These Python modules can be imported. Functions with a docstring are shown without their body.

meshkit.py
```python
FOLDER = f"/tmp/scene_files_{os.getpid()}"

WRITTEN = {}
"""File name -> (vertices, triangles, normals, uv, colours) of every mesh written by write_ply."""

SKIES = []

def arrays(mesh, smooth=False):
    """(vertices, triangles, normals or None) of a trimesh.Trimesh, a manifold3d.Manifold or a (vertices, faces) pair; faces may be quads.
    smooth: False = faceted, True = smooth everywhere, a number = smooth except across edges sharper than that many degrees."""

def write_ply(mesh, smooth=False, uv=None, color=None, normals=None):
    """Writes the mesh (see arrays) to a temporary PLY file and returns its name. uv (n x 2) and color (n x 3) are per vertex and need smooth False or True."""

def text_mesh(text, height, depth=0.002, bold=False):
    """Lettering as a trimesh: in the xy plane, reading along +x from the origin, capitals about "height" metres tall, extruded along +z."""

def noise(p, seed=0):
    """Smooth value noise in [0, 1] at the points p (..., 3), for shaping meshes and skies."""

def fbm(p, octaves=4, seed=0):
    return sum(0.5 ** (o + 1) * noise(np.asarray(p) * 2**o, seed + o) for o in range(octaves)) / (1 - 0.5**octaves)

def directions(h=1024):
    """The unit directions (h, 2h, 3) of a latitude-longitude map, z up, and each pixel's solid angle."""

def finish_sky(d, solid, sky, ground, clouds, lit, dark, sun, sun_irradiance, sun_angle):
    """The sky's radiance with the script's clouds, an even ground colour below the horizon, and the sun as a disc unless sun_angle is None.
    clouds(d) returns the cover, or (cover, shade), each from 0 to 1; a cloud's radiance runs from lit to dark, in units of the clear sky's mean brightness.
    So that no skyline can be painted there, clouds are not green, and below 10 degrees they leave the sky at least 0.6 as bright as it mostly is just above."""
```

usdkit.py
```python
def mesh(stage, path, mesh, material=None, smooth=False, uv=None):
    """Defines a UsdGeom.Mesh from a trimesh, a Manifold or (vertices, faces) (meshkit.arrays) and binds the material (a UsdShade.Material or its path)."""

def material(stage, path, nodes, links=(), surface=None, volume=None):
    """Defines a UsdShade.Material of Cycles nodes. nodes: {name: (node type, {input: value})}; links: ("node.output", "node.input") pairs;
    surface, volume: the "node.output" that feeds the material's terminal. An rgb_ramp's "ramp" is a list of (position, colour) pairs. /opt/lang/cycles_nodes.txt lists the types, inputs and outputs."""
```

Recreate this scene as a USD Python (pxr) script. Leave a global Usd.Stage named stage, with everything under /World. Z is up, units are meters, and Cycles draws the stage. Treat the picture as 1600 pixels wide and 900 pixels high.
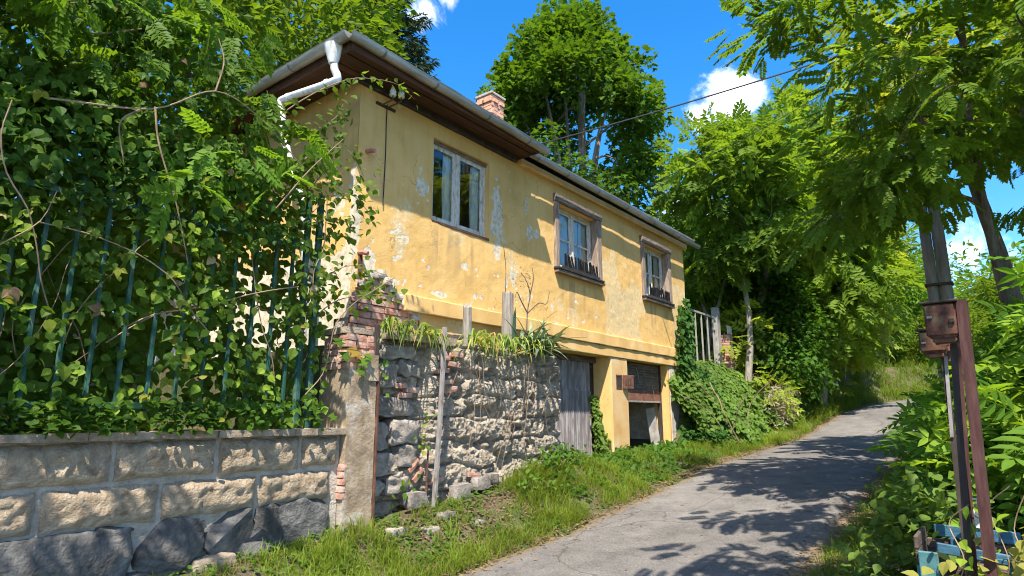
import math
import numpy as np
import trimesh
import usdkit
from meshkit import fbm, noise
from pxr import Gf, Sdf, Usd, UsdGeom, UsdLux, UsdShade, Vt

stage = Usd.Stage.CreateInMemory()
UsdGeom.SetStageUpAxis(stage, 'Z')
UsdGeom.SetStageMetersPerUnit(stage, 1.0)
UsdGeom.Xform.Define(stage, '/World')

# ------------------------------------------------------------------ camera, sky, sun, exposure
EXPOSURE = 1.74
EYE, YAW, PITCH, FOCAL = np.array([0, 0, 1.6]), math.radians(38.2), math.atan(200 / 970), 970 / 1600 * 36
fwd = np.array([-math.sin(YAW) * math.cos(PITCH), math.cos(YAW) * math.cos(PITCH), math.sin(PITCH)])
right = np.array([math.cos(YAW), math.sin(YAW), 0.0])
upv = np.cross(right, fwd)
cam = UsdGeom.Camera.Define(stage, '/World/camera')
cam.CreateFocalLengthAttr(FOCAL)
cam.CreateHorizontalApertureAttr(36.0)
cam.CreateVerticalApertureAttr(20.25)
cam.CreateClippingRangeAttr((0.05, 2000.0))
cam.CreateFStopAttr(0.0)
cam.CreateExposureAttr(EXPOSURE)
cam.AddTransformOp().Set(Gf.Matrix4d(*[float(v) for v in (*right, 0, *upv, 0, *(-fwd), 0, *EYE, 1)]))

SUN = np.array([0.30, -0.43, 0.85]); SUN /= np.linalg.norm(SUN)
sun_el, sun_rot = math.asin(SUN[2]), math.atan2(SUN[0], SUN[1])
sun = UsdLux.DistantLight.Define(stage, '/World/sun')
sun.CreateIntensityAttr(0.84)
sun.CreateAngleAttr(0.5)
sun.CreateColorAttr(Gf.Vec3f(1.0, 0.93, 0.82))
sun.GetPrim().CreateAttribute('inputs:normalize', Sdf.ValueTypeNames.Bool).Set(True)
sx_ = np.cross([0, 0, 1], SUN); sx_ /= np.linalg.norm(sx_); sy_ = np.cross(SUN, sx_)
sun.AddTransformOp().Set(Gf.Matrix4d(*[float(v) for v in (*sx_, 0, *sy_, 0, *SUN, 0, 0, 0, 30, 1)]))

LOOKS = '/World/Looks'
UsdGeom.Scope.Define(stage, LOOKS)
sky_nodes = {
    'sky': ('sky_texture', {'sky_type': 'single_scattering', 'sun_disc': False, 'sun_elevation': sun_el, 'sun_rotation': sun_rot, 'altitude': 300.0, 'air_density': 1.0, 'aerosol_density': 1.0, 'ozone_density': 4.0}),
    'hsv': ('hsv', {'hue': 0.5, 'saturation': 1.36, 'value': 0.70}),
    'tc': ('texture_coordinate', {}),
    'n1': ('noise_texture', {'scale': 15.0, 'detail': 9.0, 'roughness': 0.68, 'distortion': 0.5}),
    'bg': ('background_shader', {'strength': 0.15}),
    'mixc': ('mix', {'color2': (5.2, 5.3, 5.5)}),
}
sky_links = [('sky.color', 'hsv.color'), ('hsv.color', 'mixc.color1'), ('tc.generated', 'n1.vector'), ('mixc.color', 'bg.color')]
clouds = [((-0.262, 0.852, 0.450), 0.015, 0.070, 1.0), ((-0.305, 0.84, 0.435), 0.0, 0.055, 0.9), ((-0.362, 0.873, 0.322), 0.0, 0.062, 0.85), ((-0.33, 0.895, 0.285), 0.0, 0.10, 0.68), ((-0.60, 0.55, 0.575), 0.0, 0.05, 0.85), ((-0.57, 0.57, 0.60), 0.0, 0.03, 0.7),
          ((-0.02, 0.975, 0.2), 0.0, 0.14, 0.5), ((0.55, -0.6, 0.55), 0.03, 0.2, 0.9), ((0.8, 0.3, 0.5), 0.03, 0.18, 0.9), ((-0.7, -0.5, 0.5), 0.03, 0.2, 0.9)]
last = None
for i, (c, r0, r1, k) in enumerate(clouds):
    sky_nodes[f'd{i}'] = ('vector_math', {'math_type': 'distance', 'vector2': c})
    sky_nodes[f'm{i}'] = ('map_range', {'from_min': r1, 'from_max': r0, 'to_min': 0.0, 'to_max': k, 'clamp': True})
    sky_links += [('tc.generated', f'd{i}.vector1'), (f'd{i}.value', f'm{i}.value')]
    if last:
        sky_nodes[f'x{i}'] = ('math', {'math_type': 'maximum'})
        sky_links += [(last, f'x{i}.value1'), (f'm{i}.result', f'x{i}.value2')]
        last = f'x{i}.value'
    else:
        last = f'm{i}.result'
sky_nodes['add'] = ('math', {'math_type': 'multiply_add', 'value2': 1.5})
sky_nodes['cr'] = ('map_range', {'range_type': 'smoothstep', 'from_min': 1.08, 'from_max': 1.75, 'to_min': 0.0, 'to_max': 1.0, 'clamp': True})
sky_links += [(last, 'add.value3'), ('n1.fac', 'add.value1'), ('add.value', 'cr.value'), ('cr.result', 'mixc.fac')]
skymat = usdkit.material(stage, f'{LOOKS}/sky', sky_nodes, sky_links, surface='bg.background')
dome = UsdLux.DomeLight.Define(stage, '/World/sky')
dome.CreateIntensityAttr(1.0)
UsdShade.MaterialBindingAPI.Apply(dome.GetPrim()).Bind(skymat)
dome.GetPrim().SetCustomDataByKey('kind', 'structure')

# ------------------------------------------------------------------ naming helpers
used = {}


def numbered(path):
    n = used.get(path, -1) + 1
    used[path] = n
    return path if n == 0 else f'{path}_{n:03d}'


def tag(p, label=None, cat=None, group=None, kind=None):
    p = p.GetPrim() if hasattr(p, 'GetPrim') else p
    for k, v in (('label', label), ('category', cat), ('group', group), ('kind', kind)):
        if v:
            p.SetCustomDataByKey(k, v)
    return p


LOC = {}


def thing(name, label, cat, loc, group=None, kind=None):
    path = numbered('/World/' + name)
    x = UsdGeom.Xform.Define(stage, path)
    x.AddTranslateOp().Set(Gf.Vec3d(*map(float, loc)))
    LOC[path] = np.asarray(loc, float)
    return tag(x, label, cat, group, kind)


def obj(name, mesh, mat, parent=None, smooth=False, pv=None, label=None, kind=None):
    base = parent.GetPath().pathString if parent is not None else '/World'
    path = numbered(f'{base}/{name}')
    off = LOC.get(base, np.zeros(3))
    LOC[path] = off
    if isinstance(mesh, (tuple, list)):
        v, f = np.asarray(mesh[0], float), np.asarray(mesh[1], int)
    else:
        v, f = np.array(mesh.vertices), np.array(mesh.faces)
    m = usdkit.mesh(stage, path, (v - off, f), MAT[mat], smooth=smooth)
    for k, a in (pv or {}).items():
        UsdGeom.PrimvarsAPI(m).CreatePrimvar(k, Sdf.ValueTypeNames.FloatArray, 'vertex').Set(Vt.FloatArray.FromNumpy(np.asarray(a, np.float32)))
    tag(m, label=label, kind=kind)
    return m.GetPrim()


def copies(src, places, labels=None, group=None):
    out = []
    was = src.GetCustomData()
    for i, (loc, rz, sc) in enumerate(places):
        path = numbered(src.GetPath().pathString)
        x = UsdGeom.Xform.Define(stage, path)
        x.AddTranslateOp().Set(Gf.Vec3d(*map(float, loc)))
        x.AddRotateZOp().Set(math.degrees(rz))
        x.AddScaleOp().Set(Gf.Vec3f(sc, sc, sc))
        x.GetPrim().GetReferences().AddInternalReference(src.GetPath())
        x.GetPrim().SetInstanceable(True)
        tag(x, (labels[i] if labels else was['label']), was['category'], group or was.get('group'))
        out.append(x)
    return out


# ------------------------------------------------------------------ materials
MAT = {}


def mat(name, nodes, links, surface='p.BSDF', **kw):
    MAT[name] = usdkit.material(stage, f'{LOOKS}/{name}', nodes, links, surface=surface, **kw)


def simple(name, stops, scale=6.0, rough=0.8, bump=0.0, bscale=40.0, detail=6.0, stretch=(1, 1, 1), spec=0.3, metallic=0.0, vary=0.0, dist=0.01, distort=0.0):
    """a colour ramp over noise in world space, fine bump, and a per-object tone"""
    n = {'g': ('geometry', {}), 'mp': ('mapping', {'scale': stretch}), 'n': ('noise_texture', {'scale': scale, 'detail': detail, 'roughness': 0.62, 'distortion': distort}),
         'r': ('rgb_ramp', {'ramp': stops}), 'p': ('principled_bsdf', {'roughness': rough, 'specular_ior_level': spec, 'metallic': metallic})}
    l = [('g.position', 'mp.vector'), ('mp.vector', 'n.vector'), ('n.fac', 'r.fac')]
    out = 'r.color'
    if vary:
        n.update({'oi': ('object_info', {}), 'mr': ('map_range', {'to_min': 1 - vary, 'to_max': 1 + vary}), 'hv': ('hsv', {})})
        l += [('oi.random', 'mr.value'), ('mr.result', 'hv.value'), (out, 'hv.color')]
        out = 'hv.color'
    l.append((out, 'p.base_color'))
    if bump:
        n.update({'nb': ('noise_texture', {'scale': bscale, 'detail': 5.0, 'roughness': 0.65}), 'b': ('bump', {'strength': bump, 'distance': dist})})
        l += [('mp.vector', 'nb.vector'), ('nb.fac', 'b.height'), ('b.normal', 'p.normal')]
    mat(name, n, l)


def leafmat(name, stops, trans=0.35, rough=0.5, warm=(1.12, 1.0, 0.35), gain=2.05, spec=0.12):
    n = {'g': ('geometry', {}), 'oi': ('object_info', {}), 'ad': ('math', {'math_type': 'add'}), 'fr': ('math', {'math_type': 'fraction'}),
         'r': ('rgb_ramp', {'ramp': stops}), 'nz': ('noise_texture', {'scale': 0.9, 'detail': 2.0}), 'mr': ('map_range', {'from_min': 0.3, 'from_max': 0.7, 'to_min': 0.75, 'to_max': 1.25}),
         'hv': ('hsv', {}), 'p': ('principled_bsdf', {'roughness': rough, 'specular_ior_level': spec}), 'tm': ('mix', {'mix_type': 'multiply', 'fac': 1.0, 'color2': tuple(gain * w for w in warm)}),
         't': ('translucent_bsdf', {}), 'mx': ('mix_closure', {'fac': trans})}
    l = [('g.random_per_island', 'ad.value1'), ('oi.random', 'ad.value2'), ('ad.value', 'fr.value1'), ('fr.value', 'r.fac'), ('g.position', 'nz.vector'), ('nz.fac', 'mr.value'), ('mr.result', 'hv.value'), ('r.color', 'hv.color'),
         ('hv.color', 'p.base_color'), ('hv.color', 'tm.color1'), ('tm.color', 't.color'), ('p.BSDF', 'mx.closure1'), ('t.BSDF', 'mx.closure2')]
    mat(name, n, l, surface='mx.closure')


# plaster of the house: the paint, bared mortar where "peel" is high, a cream patch where "cream" is high
mat('yellow_plaster', {
    'g': ('geometry', {}), 'pe': ('attribute', {'attribute': 'peel'}), 'cr': ('attribute', {'attribute': 'cream'}), 'di': ('attribute', {'attribute': 'dirt'}),
    'n1': ('noise_texture', {'scale': 1.6, 'detail': 6.0, 'roughness': 0.6}), 'n2': ('noise_texture', {'scale': 13.0, 'detail': 5.0, 'roughness': 0.55}), 'n3': ('noise_texture', {'scale': 42.0, 'detail': 5.0}),
    'mpv': ('mapping', {'scale': (6.0, 6.0, 0.7)}), 'nst': ('noise_texture', {'scale': 2.0, 'detail': 5.0, 'roughness': 0.6}),
    'paint': ('rgb_ramp', {'ramp': [(0.25, (0.57, 0.35, 0.115)), (0.5, (0.68, 0.43, 0.155)), (0.75, (0.73, 0.48, 0.20))]}),
    'streak': ('rgb_ramp', {'ramp': [(0.32, (0.80, 0.76, 0.70)), (0.5, (1, 1, 1)), (0.8, (1.06, 1.05, 1.02))]}),
    'mst': ('mix', {'mix_type': 'multiply', 'fac': 0.4}),
    'creamc': ('rgb_ramp', {'ramp': [(0.3, (0.58, 0.42, 0.20)), (0.7, (0.68, 0.54, 0.31))]}),
    'bare': ('rgb_ramp', {'ramp': [(0.3, (0.40, 0.33, 0.23)), (0.5, (0.60, 0.52, 0.39)), (0.7, (0.72, 0.65, 0.52))]}),
    'a1': ('math', {'math_type': 'multiply_add', 'value2': 0.34}), 's1': ('map_range', {'range_type': 'smoothstep', 'from_min': 0.655, 'from_max': 0.685, 'clamp': True}),
    'a2': ('math', {'math_type': 'multiply_add', 'value2': 0.5}), 's2': ('map_range', {'range_type': 'smoothstep', 'from_min': 0.66, 'from_max': 0.90, 'clamp': True}),
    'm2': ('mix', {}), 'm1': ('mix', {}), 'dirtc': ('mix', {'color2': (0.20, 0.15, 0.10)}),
    'nw': ('noise_texture', {'scale': 2.3, 'detail': 4.0}), 'wa': ('vector_math', {'math_type': 'multiply_add', 'vector2': (0.7, 0.7, 0.7)}), 'vc': ('voronoi_texture', {'scale': 1.1, 'feature': 'distance_to_edge'}), 'ck': ('map_range', {'from_min': 0.0, 'from_max': 0.0075, 'to_min': 0.55, 'to_max': 1.0, 'clamp': True}), 'nm': ('noise_texture', {'scale': 0.8, 'detail': 2.0}), 'ms': ('map_range', {'from_min': 0.5, 'from_max': 0.58, 'clamp': True}), 'mck': ('mix', {'mix_type': 'multiply'}),
    'hsum': ('math', {'math_type': 'multiply_add', 'value2': -0.7}), 'b': ('bump', {'strength': 0.38, 'distance': 0.011}),
    'p': ('principled_bsdf', {'roughness': 0.9, 'specular_ior_level': 0.15})},
    [('g.position', x + '.vector') for x in ('n1', 'n2', 'n3', 'mpv')] + [('mpv.vector', 'nst.vector'), ('n1.fac', 'paint.fac'), ('nst.fac', 'streak.fac'), ('paint.color', 'mst.color1'), ('streak.color', 'mst.color2'),
     ('n2.fac', 'creamc.fac'), ('n2.fac', 'bare.fac'), ('n2.fac', 'a1.value1'), ('pe.fac', 'a1.value3'), ('a1.value', 's1.value'),
     ('n2.fac', 'a2.value1'), ('cr.fac', 'a2.value3'), ('a2.value', 's2.value'), ('mst.color', 'm2.color1'), ('creamc.color', 'm2.color2'), ('s2.result', 'm2.fac'),
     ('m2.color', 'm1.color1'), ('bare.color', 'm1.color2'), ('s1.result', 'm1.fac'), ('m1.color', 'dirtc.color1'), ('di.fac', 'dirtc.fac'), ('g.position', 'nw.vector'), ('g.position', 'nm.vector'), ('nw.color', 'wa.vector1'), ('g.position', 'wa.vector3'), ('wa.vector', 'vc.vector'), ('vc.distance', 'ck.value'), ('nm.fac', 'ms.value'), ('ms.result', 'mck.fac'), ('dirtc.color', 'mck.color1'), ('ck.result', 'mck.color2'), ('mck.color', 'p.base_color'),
     ('s1.result', 'hsum.value1'), ('n3.fac', 'hsum.value3'), ('hsum.value', 'b.height'), ('b.normal', 'p.normal')])
simple('trim_plaster', [(0.3, (0.56, 0.345, 0.12)), (0.55, (0.65, 0.415, 0.155)), (0.72, (0.68, 0.48, 0.24))], scale=2.6, rough=0.9, bump=0.4, bscale=45)
simple('pillar_plaster', [(0.3, (0.54, 0.31, 0.11)), (0.5, (0.62, 0.40, 0.175)), (0.66, (0.64, 0.47, 0.27)), (0.8, (0.44, 0.35, 0.25))], scale=2.2, rough=0.9, bump=0.4, bscale=45)
simple('sandstone', [(0.24, (0.14, 0.098, 0.06)), (0.40, (0.28, 0.21, 0.135)), (0.56, (0.36, 0.28, 0.19)), (0.78, (0.46, 0.37, 0.265))], scale=10, rough=0.95, bump=1.0, bscale=26, vary=0.10, dist=0.045)
simple('coping_stone', [(0.25, (0.15, 0.115, 0.08)), (0.5, (0.30, 0.235, 0.165)), (0.75, (0.43, 0.35, 0.26))], scale=9, rough=0.92, bump=0.9, bscale=45, vary=0.08, dist=0.02)
simple('dark_stone', [(0.25, (0.040, 0.038, 0.035)), (0.5, (0.085, 0.082, 0.076)), (0.68, (0.15, 0.142, 0.128)), (0.82, (0.28, 0.25, 0.20))], scale=6, rough=0.85, bump=1.0, bscale=14, vary=0.25, dist=0.05)
simple('mortar', [(0.25, (0.27, 0.225, 0.17)), (0.5, (0.46, 0.40, 0.32)), (0.75, (0.58, 0.52, 0.43))], scale=8, rough=0.95, bump=1.0, bscale=40, dist=0.03)
simple('pier_plaster', [(0.2, (0.12, 0.09, 0.06)), (0.40, (0.25, 0.185, 0.12)), (0.53, (0.33, 0.25, 0.165)), (0.60, (0.38, 0.33, 0.27)), (0.8, (0.46, 0.41, 0.34))], scale=4.5, rough=0.95, bump=0.8, bscale=30, dist=0.015, distort=0.6)
simple('rubble', [(0.18, (0.09, 0.072, 0.053)), (0.36, (0.25, 0.205, 0.155)), (0.55, (0.38, 0.32, 0.245)), (0.8, (0.50, 0.435, 0.34))], scale=5.5, rough=0.97, bump=1.0, bscale=22, dist=0.06)
simple('rubble_stone', [(0.25, (0.12, 0.10, 0.085)), (0.5, (0.26, 0.225, 0.19)), (0.75, (0.40, 0.355, 0.30))], scale=6, rough=0.95, bump=1.0, bscale=24, vary=0.2, dist=0.03)
simple('brick', [(0.25, (0.30, 0.115, 0.07)), (0.42, (0.40, 0.19, 0.125)), (0.56, (0.46, 0.30, 0.23)), (0.75, (0.50, 0.41, 0.34))], scale=9, rough=0.95, bump=0.7, bscale=50, vary=0.18, dist=0.012)
simple('chimney_brick', [(0.3, (0.50, 0.22, 0.13)), (0.7, (0.62, 0.36, 0.25))], scale=9, rough=0.9, bump=0.3, vary=0.12)
simple('soil', [(0.3, (0.075, 0.055, 0.036)), (0.5, (0.13, 0.10, 0.065)), (0.7, (0.19, 0.15, 0.10))], scale=5, rough=1.0, bump=1.0, bscale=35, dist=0.03)
simple('eave_wood', [(0.3, (0.05, 0.024, 0.014)), (0.6, (0.105, 0.046, 0.026)), (0.8, (0.16, 0.08, 0.05))], scale=4, rough=0.7, bump=0.4, bscale=20, stretch=(5, 0.6, 5), vary=0.25)
simple('grey_wood', [(0.25, (0.10, 0.07, 0.05)), (0.5, (0.27, 0.20, 0.15)), (0.72, (0.43, 0.35, 0.275))], scale=5, rough=0.9, bump=0.8, bscale=14, stretch=(6, 6, 0.8), vary=0.15, dist=0.008)
simple('grey_wood_across', [(0.25, (0.06, 0.042, 0.03)), (0.5, (0.18, 0.13, 0.095)), (0.75, (0.36, 0.285, 0.22))], scale=5, rough=0.9, bump=0.8, bscale=14, stretch=(6, 0.8, 6), vary=0.15, dist=0.008)
simple('post_wood', [(0.25, (0.13, 0.11, 0.09)), (0.5, (0.27, 0.235, 0.195)), (0.75, (0.40, 0.36, 0.31))], scale=5, rough=0.95, bump=1.0, bscale=12, stretch=(8, 8, 0.7), vary=0.1, dist=0.012)
simple('black_wood', [(0.3, (0.018, 0.016, 0.016)), (0.6, (0.045, 0.04, 0.038)), (0.8, (0.10, 0.09, 0.085))], scale=10, rough=0.75, bump=0.4, vary=0.3)
simple('white_paint', [(0.30, (0.23, 0.175, 0.125)), (0.44, (0.50, 0.45, 0.37)), (0.6, (0.62, 0.59, 0.53)), (0.8, (0.68, 0.66, 0.60))], scale=9, rough=0.6, bump=0.4, bscale=30, stretch=(3, 3, 1), dist=0.004)
simple('pipe_paint', [(0.3, (0.36, 0.33, 0.28)), (0.42, (0.60, 0.58, 0.54)), (0.6, (0.74, 0.74, 0.73))], scale=6, rough=0.5, bump=0.2, stretch=(2, 2, 1))
simple('zinc', [(0.25, (0.15, 0.14, 0.115)), (0.5, (0.29, 0.27, 0.23)), (0.75, (0.38, 0.365, 0.32))], scale=3, rough=0.5, metallic=0.35, bump=0.2, bscale=12, stretch=(1, 0.5, 4), dist=0.006, spec=0.5)
simple('zinc_ring', [(0.3, (0.10, 0.10, 0.095)), (0.7, (0.2, 0.2, 0.19))], scale=6, rough=0.6, metallic=0.3)
simple('roof_sheet', [(0.3, (0.10, 0.10, 0.10)), (0.7, (0.22, 0.215, 0.21))], scale=4, rough=0.6, metallic=0.2)
simple('porcelain', [(0.3, (0.62, 0.60, 0.56)), (0.7, (0.74, 0.72, 0.68))], scale=20, rough=0.25, spec=0.5)
simple('cable', [(0.3, (0.012, 0.012, 0.014)), (0.7, (0.03, 0.03, 0.033))], scale=20, rough=0.6)
simple('red_stub', [(0.3, (0.36, 0.115, 0.085)), (0.7, (0.52, 0.22, 0.17))], scale=20, rough=0.8, bump=0.3)
simple('green_steel', [(0.28, (0.014, 0.050, 0.036)), (0.5, (0.026, 0.092, 0.066)), (0.72, (0.13, 0.18, 0.145))], scale=8, rough=0.6, bump=0.25, bscale=30, stretch=(2, 2, 0.8), spec=0.25, dist=0.004)
simple('rust', [(0.25, (0.040, 0.020, 0.014)), (0.45, (0.095, 0.042, 0.027)), (0.65, (0.155, 0.068, 0.042)), (0.82, (0.21, 0.13, 0.085))], scale=11, rough=0.85, bump=0.7, bscale=60, dist=0.006, vary=0.1)
simple('rust_box', [(0.28, (0.018, 0.010, 0.008)), (0.42, (0.055, 0.023, 0.014)), (0.52, (0.115, 0.044, 0.026)), (0.60, (0.105, 0.075, 0.040)), (0.75, (0.19, 0.11, 0.065))], scale=14, rough=0.8, bump=0.6, bscale=50, stretch=(1, 1, 0.7), dist=0.005)
simple('maroon_steel', [(0.25, (0.028, 0.011, 0.009)), (0.5, (0.068, 0.026, 0.021)), (0.75, (0.115, 0.056, 0.046))], scale=9, rough=0.75, bump=0.3, bscale=40, stretch=(3, 3, 0.5), dist=0.004)
simple('dark_steel', [(0.25, (0.022, 0.016, 0.013)), (0.55, (0.055, 0.040, 0.032)), (0.8, (0.12, 0.08, 0.06))], scale=8, rough=0.85, bump=0.3, stretch=(3, 3, 0.5))
simple('pale_steel', [(0.28, (0.14, 0.075, 0.05)), (0.42, (0.22, 0.19, 0.17)), (0.62, (0.31, 0.29, 0.27)), (0.75, (0.15, 0.08, 0.05))], scale=12, rough=0.6, bump=0.3, stretch=(2, 2, 0.6))
simple('sheet_metal', [(0.25, (0.10, 0.078, 0.075)), (0.45, (0.19, 0.16, 0.157)), (0.62, (0.32, 0.30, 0.30)), (0.8, (0.45, 0.44, 0.44))], scale=3.2, rough=0.7, bump=0.3, bscale=25, stretch=(3, 3, 0.45), metallic=0.15, vary=0.12, dist=0.006, distort=0.8)
simple('shutter_metal', [(0.25, (0.045, 0.032, 0.024)), (0.5, (0.11, 0.08, 0.06)), (0.75, (0.19, 0.145, 0.11))], scale=5, rough=0.75, bump=0.3, stretch=(1, 1, 3), vary=0.12)
simple('shutter_rust', [(0.25, (0.10, 0.042, 0.027)), (0.5, (0.20, 0.085, 0.055)), (0.75, (0.28, 0.15, 0.10))], scale=8, rough=0.85, bump=0.5)
simple('garage_plaster', [(0.25, (0.24, 0.20, 0.16)), (0.5, (0.48, 0.42, 0.35)), (0.75, (0.68, 0.63, 0.55))], scale=2.5, rough=0.95, bump=0.5, distort=1.5)
simple('white_board', [(0.3, (0.16, 0.145, 0.125)), (0.6, (0.36, 0.34, 0.31))], scale=4, rough=0.8, bump=0.2)
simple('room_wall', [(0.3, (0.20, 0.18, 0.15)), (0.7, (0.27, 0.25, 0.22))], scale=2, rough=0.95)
simple('curtain', [(0.3, (0.76, 0.76, 0.74)), (0.7, (0.84, 0.84, 0.82))], scale=6, rough=0.9)
simple('concrete_pole', [(0.25, (0.10, 0.085, 0.07)), (0.5, (0.18, 0.155, 0.13)), (0.75, (0.26, 0.23, 0.195))], scale=3, rough=0.9, bump=0.5, bscale=30, stretch=(3, 3, 0.5))
simple('gate_paint', [(0.25, (0.15, 0.125, 0.10)), (0.4, (0.26, 0.24, 0.215)), (0.7, (0.36, 0.34, 0.31))], scale=6, rough=0.7, bump=0.2)
simple('turquoise', [(0.3, (0.09, 0.08, 0.065)), (0.40, (0.06, 0.15, 0.15)), (0.6, (0.085, 0.215, 0.22)), (0.8, (0.16, 0.29, 0.28))], scale=6, rough=0.6, bump=0.4, vary=0.12)
simple('blue_paint', [(0.3, (0.06, 0.05, 0.042)), (0.44, (0.03, 0.085, 0.125)), (0.7, (0.05, 0.135, 0.19))], scale=8, rough=0.55, bump=0.4, stretch=(1, 3, 3), vary=0.12)
simple('rotten_wood', [(0.25, (0.035, 0.025, 0.02)), (0.5, (0.10, 0.07, 0.055)), (0.75, (0.22, 0.165, 0.135))], scale=7, rough=0.95, bump=0.8, bscale=20, stretch=(0.8, 6, 6), vary=0.2)
simple('bark_pale', [(0.25, (0.13, 0.11, 0.085)), (0.5, (0.27, 0.235, 0.19)), (0.75, (0.40, 0.36, 0.30))], scale=8, rough=0.95, bump=0.7, bscale=25, stretch=(3, 3, 0.8))
simple('bark_dark', [(0.25, (0.055, 0.044, 0.032)), (0.5, (0.125, 0.10, 0.075)), (0.75, (0.21, 0.175, 0.135))], scale=9, rough=0.95, bump=0.9, bscale=25, stretch=(3, 3, 0.6), dist=0.02)
simple('twig', [(0.3, (0.16, 0.10, 0.06)), (0.7, (0.33, 0.23, 0.145))], scale=9, rough=0.9)
simple('picket', [(0.3, (0.25, 0.2, 0.16)), (0.7, (0.45, 0.38, 0.31))], scale=9, rough=0.9, vary=0.2)
# asphalt: aggregate, worn patches, hairline cracks
mat('asphalt', {
    'g': ('geometry', {}), 'n1': ('noise_texture', {'scale': 0.7, 'detail': 6.0, 'roughness': 0.65}), 'n2': ('noise_texture', {'scale': 48.0, 'detail': 5.0, 'roughness': 0.8}), 'v': ('voronoi_texture', {'scale': 70.0}),
    'nw': ('noise_texture', {'scale': 1.1, 'detail': 4.0}), 'wa': ('vector_math', {'math_type': 'multiply_add', 'vector2': (1.2, 1.2, 0)}), 'vc': ('voronoi_texture', {'scale': 0.42, 'feature': 'distance_to_edge'}),
    'ck': ('map_range', {'from_min': 0.0, 'from_max': 0.010, 'to_min': 0.55, 'to_max': 1.0, 'clamp': True}),
    'r': ('rgb_ramp', {'ramp': [(0.3, (0.10, 0.092, 0.083)), (0.5, (0.137, 0.126, 0.114)), (0.7, (0.18, 0.166, 0.15))]}),
    'r2': ('rgb_ramp', {'ramp': [(0.3, (0.5, 0.5, 0.5)), (0.5, (1, 1, 1)), (0.7, (1.75, 1.7, 1.65))]}), 'm': ('mix', {'mix_type': 'multiply', 'fac': 1.0}), 'm2': ('mix', {'mix_type': 'multiply', 'fac': 1.0}), 'ed': ('attribute', {'attribute': 'edge'}), 'em': ('math', {'math_type': 'multiply_add', 'value2': 0.9}), 'es': ('map_range', {'range_type': 'smoothstep', 'from_min': 0.95, 'from_max': 1.25, 'clamp': True}), 'm3': ('mix', {'color2': (0.17, 0.125, 0.075)}),
    'n4': ('noise_texture', {'scale': 3.2, 'detail': 7.0, 'roughness': 0.7}), 'r4': ('rgb_ramp', {'ramp': [(0.3, (0.72, 0.71, 0.70)), (0.5, (1, 1, 1)), (0.7, (1.2, 1.19, 1.17))]}), 'm4': ('mix', {'mix_type': 'multiply', 'fac': 1.0}),
    'b': ('bump', {'strength': 0.8, 'distance': 0.012}), 'p': ('principled_bsdf', {'roughness': 0.88, 'specular_ior_level': 0.25})},
    [('g.position', k + '.vector') for k in ('n1', 'n2', 'v', 'nw', 'n4')] + [('nw.color', 'wa.vector1'), ('g.position', 'wa.vector3'), ('wa.vector', 'vc.vector'), ('vc.distance', 'ck.value'),
     ('n1.fac', 'r.fac'), ('n2.fac', 'r2.fac'), ('r.color', 'm.color1'), ('r2.color', 'm.color2'), ('m.color', 'm2.color1'), ('ck.result', 'm2.color2'), ('m2.color', 'm4.color1'), ('n4.fac', 'r4.fac'), ('r4.color', 'm4.color2'), ('m4.color', 'm3.color1'), ('n4.fac', 'em.value1'), ('ed.fac', 'em.value3'), ('em.value', 'es.value'), ('es.result', 'm3.fac'), ('m3.color', 'p.base_color'), ('n2.fac', 'b.height'), ('b.normal', 'p.normal')])
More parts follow.
